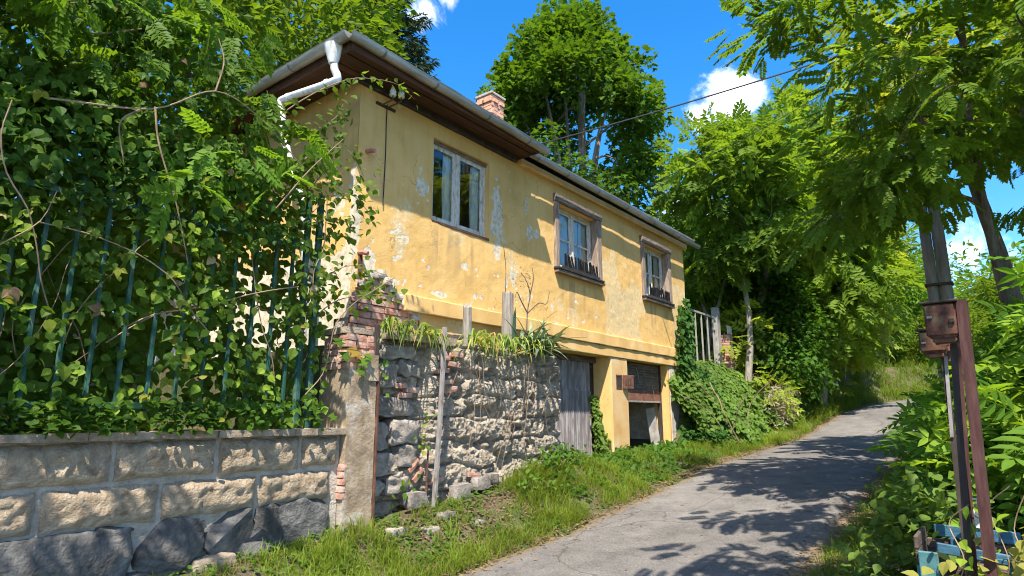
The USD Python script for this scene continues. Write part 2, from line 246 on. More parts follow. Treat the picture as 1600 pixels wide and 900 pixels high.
# ground: soil with moss and green
mat('ground', {
    'g': ('geometry', {}), 'n1': ('noise_texture', {'scale': 1.3, 'detail': 7.0, 'roughness': 0.65}), 'n2': ('noise_texture', {'scale': 30.0, 'detail': 5.0, 'roughness': 0.7}),
    'r': ('rgb_ramp', {'ramp': [(0.3, (0.12, 0.093, 0.062)), (0.47, (0.115, 0.10, 0.055)), (0.56, (0.075, 0.095, 0.030)), (0.75, (0.06, 0.085, 0.025))]}),
    'r2': ('rgb_ramp', {'ramp': [(0.3, (0.5, 0.5, 0.5)), (0.55, (1, 1, 1)), (0.75, (1.7, 1.6, 1.4))]}), 'm': ('mix', {'mix_type': 'multiply', 'fac': 1.0}), 'b': ('bump', {'strength': 1.0, 'distance': 0.03}), 'p': ('principled_bsdf', {'roughness': 1.0, 'specular_ior_level': 0.1})},
    [('g.position', 'n1.vector'), ('g.position', 'n2.vector'), ('n1.fac', 'r.fac'), ('n2.fac', 'r2.fac'), ('r.color', 'm.color1'), ('r2.color', 'm.color2'), ('m.color', 'p.base_color'), ('n2.fac', 'b.height'), ('b.normal', 'p.normal')])
mat('pane_glass', {'f': ('fresnel', {'IOR': 1.52}), 'mr': ('map_range', {'to_min': 0.06, 'to_max': 1.0, 'clamp': True}), 't': ('transparent_bsdf', {'color': (0.86, 0.90, 0.88)}), 'gl': ('glossy_bsdf', {'color': (1, 1, 1), 'roughness': 0.02}), 'm': ('mix_closure', {})},
    [('f.fac', 'mr.value'), ('mr.result', 'm.fac'), ('t.BSDF', 'm.closure1'), ('gl.BSDF', 'm.closure2')], surface='m.closure')

leafmat('creeper_leaf', [(0.0, (0.031, 0.076, 0.009)), (0.35, (0.05, 0.106, 0.012)), (0.7, (0.089, 0.152, 0.017)), (0.9, (0.169, 0.208, 0.023)), (0.97, (0.232, 0.221, 0.031)), (1.0, (0.294, 0.175, 0.047))], trans=0.44)
leafmat('shoot_leaf', [(0.0, (0.09, 0.18, 0.018)), (0.6, (0.16, 0.26, 0.026)), (1.0, (0.24, 0.31, 0.035))], trans=.42)
leafmat('acacia_leaf', [(0.0, (0.070, 0.120, 0.010)), (0.5, (0.13, 0.19, 0.014)), (0.85, (0.20, 0.245, 0.022)), (1.0, (0.32, 0.28, 0.03))], trans=.45)
leafmat('robinia_leaf', [(0.0, (0.045, 0.1, 0.013)), (0.5, (0.088, 0.16, 0.018)), (0.85, (0.15, 0.226, 0.025)), (1.0, (0.22, 0.26, 0.035))], trans=0.42)
leafmat('maple_leaf', [(0.0, (0.032, 0.080, 0.008)), (0.5, (0.062, 0.125, 0.011)), (0.88, (0.12, 0.19, 0.016)), (1.0, (0.17, 0.22, 0.025))], trans=.34)
leafmat('ash_leaf', [(0.0, (0.059, 0.116, 0.015)), (0.5, (0.11, 0.183, 0.02)), (0.9, (0.189, 0.256, 0.03)), (1.0, (0.293, 0.293, 0.061))], trans=0.46)
leafmat('hedge_leaf', [(0.0, (0.049, 0.114, 0.015)), (0.6, (0.106, 0.199, 0.021)), (1.0, (0.214, 0.29, 0.03))], trans=0.45)
leafmat('spruce_needle', [(0.0, (0.028, 0.050, 0.030)), (0.6, (0.055, 0.085, 0.045)), (1.0, (0.10, 0.125, 0.055))], trans=0.1, rough=0.6)
leafmat('shrub_leaf', [(0.0, (0.044, 0.11, 0.013)), (0.5, (0.085, 0.183, 0.02)), (0.85, (0.146, 0.262, 0.027)), (1.0, (0.232, 0.329, 0.037))], trans=0.44)
leafmat('ivy_leaf', [(0.0, (0.032, 0.088, 0.017)), (0.5, (0.067, 0.14, 0.024)), (0.85, (0.122, 0.189, 0.032)), (1.0, (0.268, 0.244, 0.073))], trans=0.34)
leafmat('grass_blade', [(0.0, (0.050, 0.095, 0.011)), (0.5, (0.095, 0.155, 0.016)), (0.8, (0.15, 0.20, 0.025)), (1.0, (0.30, 0.25, 0.10))], trans=0.36, rough=0.55)
leafmat('weed_leaf', [(0.0, (0.050, 0.115, 0.016)), (0.6, (0.105, 0.195, 0.024)), (0.9, (0.18, 0.25, 0.03)), (1.0, (0.27, 0.24, 0.06))], trans=0.36)
leafmat('yucca_blade', [(0.0, (0.050, 0.085, 0.055)), (0.6, (0.10, 0.15, 0.095)), (1.0, (0.17, 0.20, 0.10))], trans=0.12, rough=0.4)
leafmat('lily_blade', [(0.0, (0.10, 0.17, 0.03)), (0.6, (0.19, 0.27, 0.05)), (0.9, (0.33, 0.36, 0.09)), (1.0, (0.36, 0.24, 0.11))], trans=0.35, rough=0.4)
leafmat('dry_leaf', [(0.0, (0.12, 0.075, 0.04)), (0.5, (0.23, 0.155, 0.085)), (0.85, (0.36, 0.27, 0.16)), (1.0, (0.45, 0.38, 0.27))], trans=0.15, rough=0.8)
leafmat('dry_vine', [(0.0, (0.16, 0.12, 0.08)), (0.6, (0.30, 0.24, 0.16)), (1.0, (0.45, 0.40, 0.30))], trans=0.1, rough=0.9)

# ------------------------------------------------------------------ mesh helpers
cat_ = trimesh.util.concatenate


def cbox(x0, x1, y0, y1, z0, z1, c=0.006):
    """a box with chamfered edges"""
    lo, hi = np.array([x0, y0, z0], float), np.array([x1, y1, z1], float)
    c = min(c, 0.3 * (hi - lo).min())
    pts = []
    for s in np.ndindex(2, 2, 2):
        s = np.array(s)
        corner = np.where(s, hi, lo)
        inw = np.where(s, -c, c)
        for k in range(3):
            d = inw.copy(); d[k] = 0
            pts.append(corner + d)
    return trimesh.convex.convex_hull(np.array(pts))


def box(x0, x1, y0, y1, z0, z1):
    m = trimesh.creation.box([x1 - x0, y1 - y0, z1 - z0])
    m.apply_translation([(x0 + x1) / 2, (y0 + y1) / 2, (z0 + z1) / 2])
    return m


def tube(pts, r, sides=6, caps=True):
    pts = np.asarray(pts, float)
    n = len(pts)
    r = np.broadcast_to(np.asarray(r, float), (n,))
    t = np.gradient(pts, axis=0); t /= np.maximum(np.linalg.norm(t, axis=1, keepdims=True), 1e-9)
    ref = np.array([0, 0, 1.0]) if abs(t[0, 2]) < 0.9 else np.array([1.0, 0, 0])
    u = np.zeros_like(pts)
    u[0] = np.cross(t[0], ref)
    for i in range(1, n):
        u[i] = u[i - 1] - t[i] * (u[i - 1] @ t[i])
        u[i] /= max(np.linalg.norm(u[i]), 1e-9)
    u[0] /= max(np.linalg.norm(u[0]), 1e-9)
    w = np.cross(t, u)
    a = np.arange(sides) / sides * 2 * np.pi
    v = (pts[:, None] + r[:, None, None] * (np.cos(a)[None, :, None] * u[:, None] + np.sin(a)[None, :, None] * w[:, None])).reshape(-1, 3)
    i = np.arange(n - 1)[:, None] * sides; j = np.arange(sides)[None]; k = (j + 1) % sides
    f = np.stack([np.stack([i + j, i + k, i + sides + k], -1), np.stack([i + j, i + sides + k, i + sides + j], -1)]).reshape(-1, 3)
    if caps:
        v = np.vstack([v, pts[:1], pts[-1:]])
        jj = np.arange(sides); kk = (jj + 1) % sides
        f = np.vstack([f, np.stack([kk, jj, np.full(sides, n * sides)], -1), np.stack([(n - 1) * sides + jj, (n - 1) * sides + kk, np.full(sides, n * sides + 1)], -1)])
    return trimesh.Trimesh(v, f, process=False)


def curve(ctrl, n=12):
    """Catmull-Rom through the control points"""
    c = np.asarray(ctrl, float)
    c = np.vstack([2 * c[0] - c[1], c, 2 * c[-1] - c[-2]])
    out = []
    for i in range(1, len(c) - 2):
        t = np.linspace(0, 1, n, endpoint=False)[:, None]
        p0, p1, p2, p3 = c[i - 1:i + 3]
        out.append(0.5 * (2 * p1 + (p2 - p0) * t + (2 * p0 - 5 * p1 + 4 * p2 - p3) * t ** 2 + (3 * p1 - p0 - 3 * p2 + p3) * t ** 3))
    return np.vstack(out + [c[-2:-1]])


def rock(lo, hi, seed, bulge=0.02, sub=2, round_=0.25):
    """a rough hewn block that fills lo..hi"""
    lo, hi = np.asarray(lo, float), np.asarray(hi, float)
    m = trimesh.creation.box([2, 2, 2])
    for _ in range(sub):
        m = m.subdivide()
    v = np.array(m.vertices)
    rad = np.linalg.norm(v, axis=1, keepdims=True)
    v = v * (1 - round_) + v / rad * 1.15 * round_
    h = (hi - lo) / 2
    p = v * h + (lo + hi) / 2
    n = v / np.linalg.norm(v, axis=1, keepdims=True)
    p = p + n * ((fbm(p * 9, 3, seed) - 0.5) * 2 * bulge)[:, None]
    return trimesh.Trimesh(p, m.faces, process=False)


def grid_mesh(U, V, fn, keep=None):
    """a sheet of points fn(u, v) over the grid; keep(uc, vc) says which cells stay"""
    uu, vv = np.meshgrid(U, V, indexing='ij')
    p = fn(uu.ravel(), vv.ravel())
    nu, nv = len(U), len(V)
    i, j = np.meshgrid(np.arange(nu - 1), np.arange(nv - 1), indexing='ij')
    a = (i * nv + j).ravel()
    if keep is not None:
        uc = ((U[:-1] + U[1:]) / 2)[i].ravel(); vc = ((V[:-1] + V[1:]) / 2)[j].ravel()
        a = a[keep(uc, vc)]
    f = np.vstack([np.stack([a, a + nv, a + nv + 1], -1), np.stack([a, a + nv + 1, a + 1], -1)])
    usedv, inv = np.unique(f, return_inverse=True)
    return p[usedv], inv.reshape(-1, 3), usedv


def breaks(pts, step):
    pts = sorted(set(round(p, 4) for p in pts))
    out = []
    for a, b in zip(pts[:-1], pts[1:]):
        out.append(np.linspace(a, b, max(1, int(math.ceil((b - a) / step))), endpoint=False))
    return np.concatenate(out + [[pts[-1]]])


def smooth01(x, a, b):
    t = np.clip((np.asarray(x, float) - a) / (b - a), 0, 1)
    return t * t * (3 - 2 * t)


def unit(v):
    return v / np.maximum(np.linalg.norm(v, axis=-1, keepdims=True), 1e-9)


# ------------------------------------------------------------------ leaves
def T(v, f):
    return np.array(v, float), np.array(f, int)


OVATE = T([(0, 0, 0), (.12, .24, .05), (.34, .40, .07), (.62, .30, .04), (1, 0, -.12), (.62, -.30, .04), (.34, -.40, .07), (.12, -.24, .05), (.34, 0, -.01), (.62, 0, -.04)],
          [(0, 8, 1), (1, 8, 2), (2, 8, 9), (2, 9, 3), (3, 9, 4), (0, 7, 8), (7, 6, 8), (6, 9, 8), (6, 5, 9), (5, 4, 9)])
LANCE = T([(0, 0, 0), (.3, .17, .04), (.65, .15, .02), (1, 0, -.12), (.65, -.15, .02), (.3, -.17, .04), (.5, 0, -.02)], [(0, 6, 1), (1, 6, 2), (2, 6, 3), (0, 5, 6), (5, 4, 6), (4, 3, 6)])
DIAMOND = T([(0, 0, 0), (.45, .26, .05), (1, 0, -.08), (.45, -.26, .05)], [(0, 2, 1), (0, 3, 2)])
MAPLE = T([(0, 0, 0), (.05, .42, .03), (.38, .22, 0), (.52, .52, -.06), (.66, .17, 0), (1, 0, -.12), (.66, -.17, 0), (.52, -.52, -.06), (.38, -.22, 0), (.05, -.42, .03)],
          [(0, 2, 1), (0, 4, 2), (2, 4, 3), (0, 6, 4), (4, 6, 5), (0, 8, 6), (8, 7, 6), (0, 9, 8)])
BLADE = T([(0, -.5, 0), (0, .5, 0), (.5, -.38, .06), (.5, .38, .06), (1, 0, -.12)], [(0, 2, 1), (1, 2, 3), (2, 4, 3)])


def pinnate(pairs=6, lw=0.36, ll=0.30, droop=0.18, tpl=DIAMOND, seed=0):
    """a feathered leaf: leaflets along a thin stalk, length 1"""
    rg = np.random.default_rng(seed)
    V, Fc, n = [], [], 0
    xs = np.linspace(0.18, 0.95, pairs)
    for x in xs:
        for s in (-1, 1):
            a = s * rg.uniform(0.95, 1.25)
            L = ll * (0.75 + 0.5 * math.sin(math.pi * (x * 0.8 + 0.1))) * rg.uniform(0.9, 1.1)
            v = tpl[0] * [L, L * lw / 0.26 * 0.62, L]
            c, q = math.cos(a), math.sin(a)
            v = np.stack([v[:, 0] * c - v[:, 1] * q + x, v[:, 0] * q + v[:, 1] * c, v[:, 2] - rg.uniform(0, .25) * v[:, 0] - droop * x * x], 1)
            V.append(v); Fc.append(tpl[1] + n); n += len(v)
    v = tpl[0] * [ll, ll * lw / 0.26 * 0.62, ll] + [0.97, 0, -droop]
    V.append(v); Fc.append(tpl[1] + n); n += len(v)
    st = np.array([(0, -.008, 0), (0, .008, 0), (.5, -.006, -droop * .25), (.5, .006, -droop * .25), (1, 0, -droop)])
    V.append(st); Fc.append(np.array([(0, 2, 1), (1, 2, 3), (2, 4, 3)]) + n)
    return np.vstack(V), np.vstack(Fc)


PINN = pinnate(8, 0.52, 0.25, 0.16, DIAMOND, 1)
PINN_BIG = pinnate(5, 0.44, 0.34, 0.2, LANCE, 2)
ASH = pinnate(4, 0.42, 0.46, 0.22, DIAMOND, 3)


def _trifoliate():
    V, Fc, n = [], [], 0
    for a, L in ((0, 1.0), (1.15, .8), (-1.15, .8)):
        v = OVATE[0] * [L * .8, L * .72, L]
        c, q = math.cos(a), math.sin(a)
        V.append(np.stack([v[:, 0] * c - v[:, 1] * q + .12, v[:, 0] * q + v[:, 1] * c, v[:, 2] - .12 * abs(a) * v[:, 0]], 1)); Fc.append(OVATE[1] + n); n += len(v)
    return np.vstack(V), np.vstack(Fc)


TRIFOL = _trifoliate()


def place(tpl, pos, axis, normal, size, rg=None, width=None):
    """copies of a leaf template: axis along the leaf, normal its upper side"""
    v, f = tpl
    n = len(pos)
    a = unit(axis)
    b = unit(np.cross(normal, a))
    c = np.cross(a, b)
    s = np.broadcast_to(np.asarray(size, float), (n,))[:, None, None]
    w = 1.0 if width is None else np.broadcast_to(np.asarray(width, float), (n,))[:, None, None]
    P = pos[:, None] + s * (v[None, :, :1] * a[:, None] + w * v[None, :, 1:2] * b[:, None] + v[None, :, 2:] * c[:, None])
    Fo = (f[None] + (np.arange(n) * len(v))[:, None, None])
    return P.reshape(-1, 3), Fo.reshape(-1, 3)


def join(ms):
    V, Fc, n = [], [], 0
    for v, f in ms:
        V.append(v); Fc.append(f + n); n += len(v)
    return np.vstack(V), np.vstack(Fc)


def clump_leaves(centers, per, spread, tpl, size, rg, mid=None, droop=0.35, flat=0.7, up=0.9, jitter=0.55):
    """leaves around each centre; they point away from it and from the crown's middle"""
    n = len(centers) * per
    c = np.repeat(centers, per, 0)
    sp = np.repeat(np.broadcast_to(np.asarray(spread, float), (len(centers),)), per)[:, None]
    o = rg.normal(size=(n, 3)) * [1, 1, flat]
    o *= (np.minimum(1, 1.6 / np.maximum(np.linalg.norm(o, axis=1, keepdims=True), 1e-6)))
    pos = c + o * sp
    out = unit(o) * 0.8 + (unit(pos - mid) * 0.7 if mid is not None else 0)
    axis = out + rg.normal(size=(n, 3)) * 0.45 - [0, 0, droop]
    nor = np.array([0, 0, up]) + rg.normal(size=(n, 3)) * jitter + out * 0.35
    return place(tpl, pos, axis, nor, size * rg.uniform(0.7, 1.25, n))


def crown_points(rg, center, radii, n, shell=0.45, thr=0.42, nscale=0.45, seed=0, low=-1.0):
    pts = []
    while len(pts) < n:
        u = unit(rg.normal(size=(n * 4, 3))) * (rg.uniform(shell ** 3, 1, (n * 4, 1)) ** (1 / 3))
        p = u * radii + center
        ok = (fbm(p * nscale, 3, seed) > thr) & (u[:, 2] > low)
        pts += list(p[ok])
    return np.array(pts[:n])


def branches(path, attract, r0, rg, sides=5, rmin=0.018, bow=0.12, taper_trunk=0.45):
    """a trunk along path and a limb to every attractor, each joined to the nearest wood below it; returns trunk and branch meshes"""
    trunk = curve(path, 8)
    nodes = list(trunk[len(trunk) // 4:])
    parent_r = [r0 * (1 - (1 - taper_trunk) * k / len(trunk)) for k in range(len(trunk) // 4, len(trunk))]
    order = np.argsort(np.linalg.norm(attract - trunk[-1], axis=1) + np.linalg.norm(attract - trunk[len(trunk) // 2], axis=1))
    tubes = []
    for i in order:
        a = attract[i]
        N = np.array(nodes); d = np.linalg.norm(N - a, axis=1) + 1.2 * np.maximum(0, N[:, 2] - a[2] + 0.1)
        k = int(np.argmin(d)); s = N[k]
        L = np.linalg.norm(a - s)
        r1 = min(parent_r[k] * 0.62, rmin + 0.022 * L)
        mid1 = s + (a - s) * 0.35 + np.array([0, 0, bow * L]) + rg.normal(size=3) * 0.06 * L
        mid2 = s + (a - s) * 0.7 + np.array([0, 0, bow * 0.8 * L]) + rg.normal(size=3) * 0.06 * L
        c = curve([s, mid1, mid2, a], 3)
        rr = np.linspace(r1, max(rmin * 0.5, r1 * 0.35), len(c))
        tubes.append(tube(c, rr, sides, caps=False))
        nodes += list(c[2:]); parent_r += list(rr[2:])
    return tube(trunk, np.linspace(r0, r0 * taper_trunk, len(trunk)) * (1 + 0.06 * rg.normal(size=len(trunk))), 9), cat_(tubes)


def tree(name, label, cat, path, r0, centers, leaf, bark='bark_dark', leaf_mat='maple_leaf', per=80, spread=0.5, size=0.15, mid=None, group=None, seed=1, limb=True, every=1, **kw):
    rg = np.random.default_rng(seed)
    t = thing(name, label, cat, path[0], group)
    tr, br = branches(np.array(path, float), centers[::every], r0, rg)
    obj('trunk', tr, bark, t, smooth=True)
    if limb:
        obj('limbs', br, bark, t, smooth=True, kind='stuff')
    obj('crown', clump_leaves(centers, per, spread, leaf, size, rg, mid=mid if mid is not None else centers.mean(0), **kw), leaf_mat, t)
    return t


# ------------------------------------------------------------------ the lie of the land
def pl(y, pts):
    from scipy.interpolate import PchipInterpolator
    a = np.array(pts, float)
    return PchipInterpolator(a[:, 0], a[:, 1], extrapolate=False)(np.clip(y, a[0, 0], a[-1, 0]))


def road_z(y):
    return pl(y, [(-60, -3), (-20, -1.1), (0, -.18), (5, 0), (7.7, .2), (10.2, .46), (12, .64), (15, .80), (18.8, 1.0), (23.5, 1.58), (27, 2.0), (32, 2.4), (40, 2.85), (60, 3.6), (140, 6)])


def road_c(y):
    y = np.asarray(y, float)
    return -3.2 + np.where(y > 22, 0.022 * (np.minimum(y, 44) - 22) ** 2, 0) + np.where(y > 44, 0.97 * (y - 44), 0)


HALF = 1.55


def ground_z(x, y):
    x, y = np.asarray(x, float), np.asarray(y, float)
    zr, c = road_z(y), road_c(y)
    s = (c - HALF) - x                      # metres left of the road's left edge
    q = x - (c + HALF)                      # metres right of its right edge
    b = pl(y, [(-60, .3), (0, .40), (3, .34), (4.5, .42), (6, .42), (8.9, .50), (10.3, .18), (12, .07), (15, .06), (20, .25), (30, .25), (140, .3)])
    z = zr - 0.05 + 0.06 * smooth01(np.maximum(s, q), -0.12, 0.10)
    left = zr + 0.01 + b * smooth01(s, 0.0, 1.05)
    # terraces behind the walls and the slope beside the garage
    tw = 1.42; tr = 2.48
    t1 = smooth01(s, 1.33, 1.38) * smooth01(y, 4.68, 4.60)
    t2 = smooth01(s, 1.52, 1.57) * smooth01(y, 4.62, 4.70) * smooth01(y, 8.86, 8.80)
    t3 = smooth01(s, 0.75, 2.1) * smooth01(y, 14.9, 16.2)
    left = left * (1 - t1) + tw * t1
    left = left * (1 - t2) + tr * t2
    left = left * (1 - t3) + (3.0 + np.maximum(0, y - 20) * 0.06) * t3
    back = smooth01(s, 9, 26)
    left = left + back * (3.5 - 0.0 * s) + np.maximum(0, s - 26) * 0.10
    z = np.where(s > 0, left, z)
    rgt = zr + 0.01 + 0.12 * smooth01(q, 0.0, 0.8) + 0.30 * smooth01(q, 0.5, 2.5) + 0.06 * np.clip(q - 1, 0, 30)
    z = np.where(q > 0, rgt, z)
    return z + (fbm(np.stack([x * 1.3, y * 1.3, 0 * x], -1), 3, 5) - 0.5) * 0.07 * np.where((s > 0.05) | (q > 0.05), 1, 0)


gx = np.concatenate([np.linspace(-90, -16, 38, endpoint=False), np.linspace(-16, -7, 46, endpoint=False), np.linspace(-7, -4.4, 66, endpoint=False), np.linspace(-4.4, -1.8, 12, endpoint=False), np.linspace(-1.8, 1.5, 34, endpoint=False), np.linspace(1.5, 90, 46)])
gy = np.concatenate([np.linspace(-60, -4, 30, endpoint=False), np.linspace(-4, 4.5, 43, endpoint=False), np.linspace(4.5, 9.1, 60, endpoint=False), np.linspace(9.1, 24, 90, endpoint=False), np.linspace(24, 45, 50, endpoint=False), np.linspace(45, 160, 47)])
v, f, _ = grid_mesh(gx, gy, lambda x, y: np.stack([x, y, ground_z(x, y)], -1))
tag(obj('ground', (v, f), 'ground', smooth=True), 'brown soil with moss and grass beside the lane', kind='structure')
ry = np.concatenate([np.linspace(-40, 0, 20, endpoint=False), np.linspace(0, 30, 200, endpoint=False), np.linspace(30, 90, 70)])
ru = np.linspace(-1, 1, 25)


def road_pts(u, y):
    e = (fbm(np.stack([y * 1.7, u * 0 + np.sign(u) * 3, 0 * y], -1), 3, 8) - 0.5) * 0.34 * np.abs(u) ** 6
    x = road_c(y) + u * HALF + np.sign(u) * (e + 0.02)
    return np.stack([x, y, road_z(y) + 0.012 * (1 - u * u) + 0.004 + (fbm(np.stack([x * .9, y * .9, 0 * x], -1), 2, 3) - .5) * 0.02 - 0.045 * np.abs(u) ** 12], -1)


v, f, uv_ = grid_mesh(ru, ry, road_pts)
uE = np.abs(np.meshgrid(ru, ry, indexing='ij')[0].ravel()[uv_])
tag(obj('road', (v, f), 'asphalt', smooth=True, pv={'edge': uE ** 3}), 'narrow worn grey asphalt lane climbing past the house', kind='structure')

# ------------------------------------------------------------------ the yellow house
FX = -6.7                                   # plane of the street front
house = thing('yellow_house', 'peeling yellow plastered house with three windows above garage doors beside the lane', 'house', (FX, 10.6, 0.8))
OPEN = [(6.49, 7.86, 4.60, 5.97), (9.98, 11.50, 4.52, 5.84), (13.78, 15.16, 4.52, 5.84), (9.30, 11.95, 0.3, 2.87), (12.70, 14.90, 0.3, 2.87)]
Y0, Y1, ZTOP = 5.03, 16.3, 6.36


def bare_bricks(y, z):
    """the broken corner where the plaster has come off the bricks"""
    e = (fbm(np.stack([y * 5, z * 5, 0 * y], -1), 3, 21) - 0.5) * 0.45
    top = np.interp(y, [5.0, 5.35, 5.55, 5.9, 6.3, 6.6], [3.05, 3.5, 3.55, 3.25, 2.95, 2.4])
    return (z < top + e) & (z > 1.9) & (y < 6.35 + e)


def blob(y, z, y0, z0, ry, rz):
    return np.clip(1.15 - np.hypot((y - y0) / ry, (z - z0) / rz), 0, 1)


def facade_fields(y, z):
    p3 = np.stack([y, z, 0 * y], -1)
    lo, hi = fbm(p3 * 1.7, 4, 31), fbm(p3 * 6.5, 4, 32)
    band = smooth01(z, 4.75, 3.9) * smooth01(y, 13.6, 8.5) * smooth01(z, 3.25, 3.4)
    peel = 0.16 + (hi - 0.5) * 0.9 + (lo - 0.5) * 0.65 * band + 0.10 * band
    for y0, z0, ry, rz, k in [(6.28, 5.05, .22, .38, .62), (6.22, 5.3, .12, .2, .5), (8.1, 5.2, .19, .75, .75), (8.12, 4.42, .16, .28, .7), (7.95, 4.9, .10, .4, .5), (9.05, 5.0, .14, .3, .62), (8.95, 5.5, .06, .35, .5), (9.28, 4.95, .13, .2, .5),
                             (7.3, 4.0, .16, .16, .5), (8.35, 3.95, .09, .22, .55), (8.55, 4.0, .08, .22, .55), (6.35, 3.95, .12, .12, .4), (7.55, 3.55, .12, .2, .45), (5.7, 3.5, .5, .14, .45), (6.7, 3.45, .5, .1, .4), (5.06, 4.1, .10, 1.0, .62),
                             (5.35, 3.75, .16, .35, .5), (9.8, 4.5, .05, .6, .4), (11.75, 4.9, .07, .6, .42), (16.2, 4.2, .2, .5, .4), (6.0, 6.3, .5, .12, .45), (5.75, 6.2, .2, .15, .4), (9.75, 3.65, .14, .25, .5)]:
        peel = np.maximum(peel, k * blob(y, z, y0, z0, ry, rz) + (hi - 0.5) * 0.7 + 0.16)
    rag = 5.12 + 0.5 * (fbm(np.stack([y * 3.5, 0 * y, 0 * y], -1), 3, 41) - 0.5) * 2 - 0.55 * blob(y, z, 12.75, 5.0, .35, 1.2)
    cream = smooth01(y, 11.78, 11.92) * smooth01(y, 13.55, 13.38) * smooth01(z, rag + .1, rag - .12) * 0.62
    cream = np.maximum(cream, smooth01(y, 15.25, 15.4) * smooth01(z, 5.3, 5.0) * .6)
    cream = np.maximum(cream, .55 * blob(y, z, 9.45, 4.55, .16, .75))
    cream = np.maximum(cream, .22 + (lo - .5) * 1.5 * smooth01(z, 5.6, 4.6) - .15 * smooth01(z, 4.8, 6.0))
    streak = fbm(np.stack([y * 9, z * .5, 0 * y], -1), 3, 37)
    drip = sum(smooth01(np.abs(y - a) , .75, .55) * smooth01(z, b_, b_ - .15) * smooth01(z, b_ - 1.0, b_ - .2) for a, b_ in ((7.17, 4.55), (10.75, 4.36), (14.45, 4.36)))
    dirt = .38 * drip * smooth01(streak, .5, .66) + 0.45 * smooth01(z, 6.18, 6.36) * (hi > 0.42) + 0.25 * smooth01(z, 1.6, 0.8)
    return np.clip(peel, 0, 1), np.clip(cream + (hi - .5) * .25, 0, 1), np.clip(dirt, 0, .6)


ys = breaks([Y0, Y1] + [o for w in OPEN for o in w[:2]] + [6.6], 0.028)
zs = breaks([0.4, ZTOP] + [o for w in OPEN for o in w[2:] if o > .4] + [3.6], 0.028)


def in_open(y, z):
    m = np.zeros(len(y), bool)
    for a, b_, c_, d_ in OPEN:
        m |= (y > a) & (y < b_) & (z > c_) & (z < d_)
    return m


def facade_pts(y, z):
    p3 = np.stack([y, z, 0 * y], -1)
    x = FX + (fbm(p3 * 0.9, 3, 51) - .5) * 0.035 + (fbm(p3 * 7, 3, 52) - .5) * 0.010
    edge = np.min([np.maximum(np.maximum(a - y, y - b_), np.maximum(c_ - z, z - d_)) for a, b_, c_, d_ in OPEN], 0)
    x = np.where(np.abs(edge) < 1e-3, FX, x)
    return np.stack([x, y, z], -1)


v, f, uv_ = grid_mesh(ys, zs, facade_pts, keep=lambda y, z: ~in_open(y, z) & ~bare_bricks(y, z))
pe, cr, di = facade_fields(v[:, 1], v[:, 2])
# reveals of the openings (depth: windows 0.16, doors 0.45), joined to the same wall
rv, rf, n0 = [], [], len(v)
for a, b_, c_, d_ in OPEN:
    dep = 0.16 if c_ > 3 else 0.42
    q = np.array([(a, c_), (b_, c_), (b_, d_), (a, d_)])
    fr = np.column_stack([np.full(4, FX), q]); bk = np.column_stack([np.full(4, FX - dep), q])
    for k in range(4):
        if c_ < 3 and k == 0:
            continue
        k2 = (k + 1) % 4
        rv += [fr[k], fr[k2], bk[k2], bk[k]]; rf += [(n0, n0 + 1, n0 + 2), (n0, n0 + 2, n0 + 3)]; n0 += 4
v = np.vstack([v, np.array(rv)]); f = np.vstack([f, np.array(rf)])
zz = np.zeros(len(rv))
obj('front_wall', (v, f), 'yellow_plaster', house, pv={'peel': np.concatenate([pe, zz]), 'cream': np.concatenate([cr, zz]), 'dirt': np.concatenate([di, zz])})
# the end wall in the shade on the left
xs = breaks([-12.5, FX], 0.04); zs2 = breaks([0.6, ZTOP], 0.04)
v, f, _ = grid_mesh(xs, zs2, lambda x, z: np.stack([x, Y0 + (fbm(np.stack([x, z, 0 * x], -1) * .9, 3, 61) - .5) * .03, z], -1), keep=lambda x, z: ~((x > -7.15 + 0.3 * (z - 2.4)) & (z < 2.9) & (z > 1.8)))
v[np.abs(v[:, 0] - FX) < 1e-6, 1] = Y0
hi = fbm(v * 3.1, 4, 62)
pe = 0.16 + (hi - .5) * .9 + .55 * smooth01(v[:, 2], 4.5, 3.6) + .35 * blob(v[:, 0], v[:, 2], -7.0, 4.75, .28, .5) + .4 * smooth01(v[:, 0], -6.86, -6.72) * smooth01(v[:, 2], 5.6, 4.6)
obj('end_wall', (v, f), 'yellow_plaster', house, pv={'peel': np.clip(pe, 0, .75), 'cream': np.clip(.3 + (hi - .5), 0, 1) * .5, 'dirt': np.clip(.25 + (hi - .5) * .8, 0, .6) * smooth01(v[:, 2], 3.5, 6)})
obj('back_wall', cat_([box(-12.5, -12.3, Y0 + .05, Y1 - .02, .6, ZTOP), box(-12.3, FX - .3, Y1 - .25, Y1, .6, ZTOP - .004)]), 'trim_plaster', house)
# dim rooms behind the openings
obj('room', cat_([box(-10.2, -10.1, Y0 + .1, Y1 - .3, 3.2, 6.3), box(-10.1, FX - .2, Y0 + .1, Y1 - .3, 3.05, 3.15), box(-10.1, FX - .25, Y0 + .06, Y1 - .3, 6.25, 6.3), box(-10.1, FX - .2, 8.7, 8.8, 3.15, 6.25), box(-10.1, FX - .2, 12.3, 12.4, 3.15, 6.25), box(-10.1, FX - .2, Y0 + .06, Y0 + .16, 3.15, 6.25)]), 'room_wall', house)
gv, gf, _ = grid_mesh(np.linspace(12.45, 15.1, 40), np.linspace(.5, 3.0, 36), lambda y, z: np.stack([-8.1 + (fbm(np.stack([y * 1.6, z * 2.2, 0 * y], -1), 4, 77) - .5) * .35, y, z], -1))
obj('garage_back_wall', (gv, gf), 'garage_plaster', house, smooth=True)
obj('garage_wall', cat_([box(-9.8, FX - .43, 12.35, 12.45, .4, 3.0), box(-9.8, FX - .43, 15.1, 15.2, .4, 3.0), box(-9.8, FX - .2, 12.3, 15.2, 3.0, 3.04)]), 'garage_plaster', house)
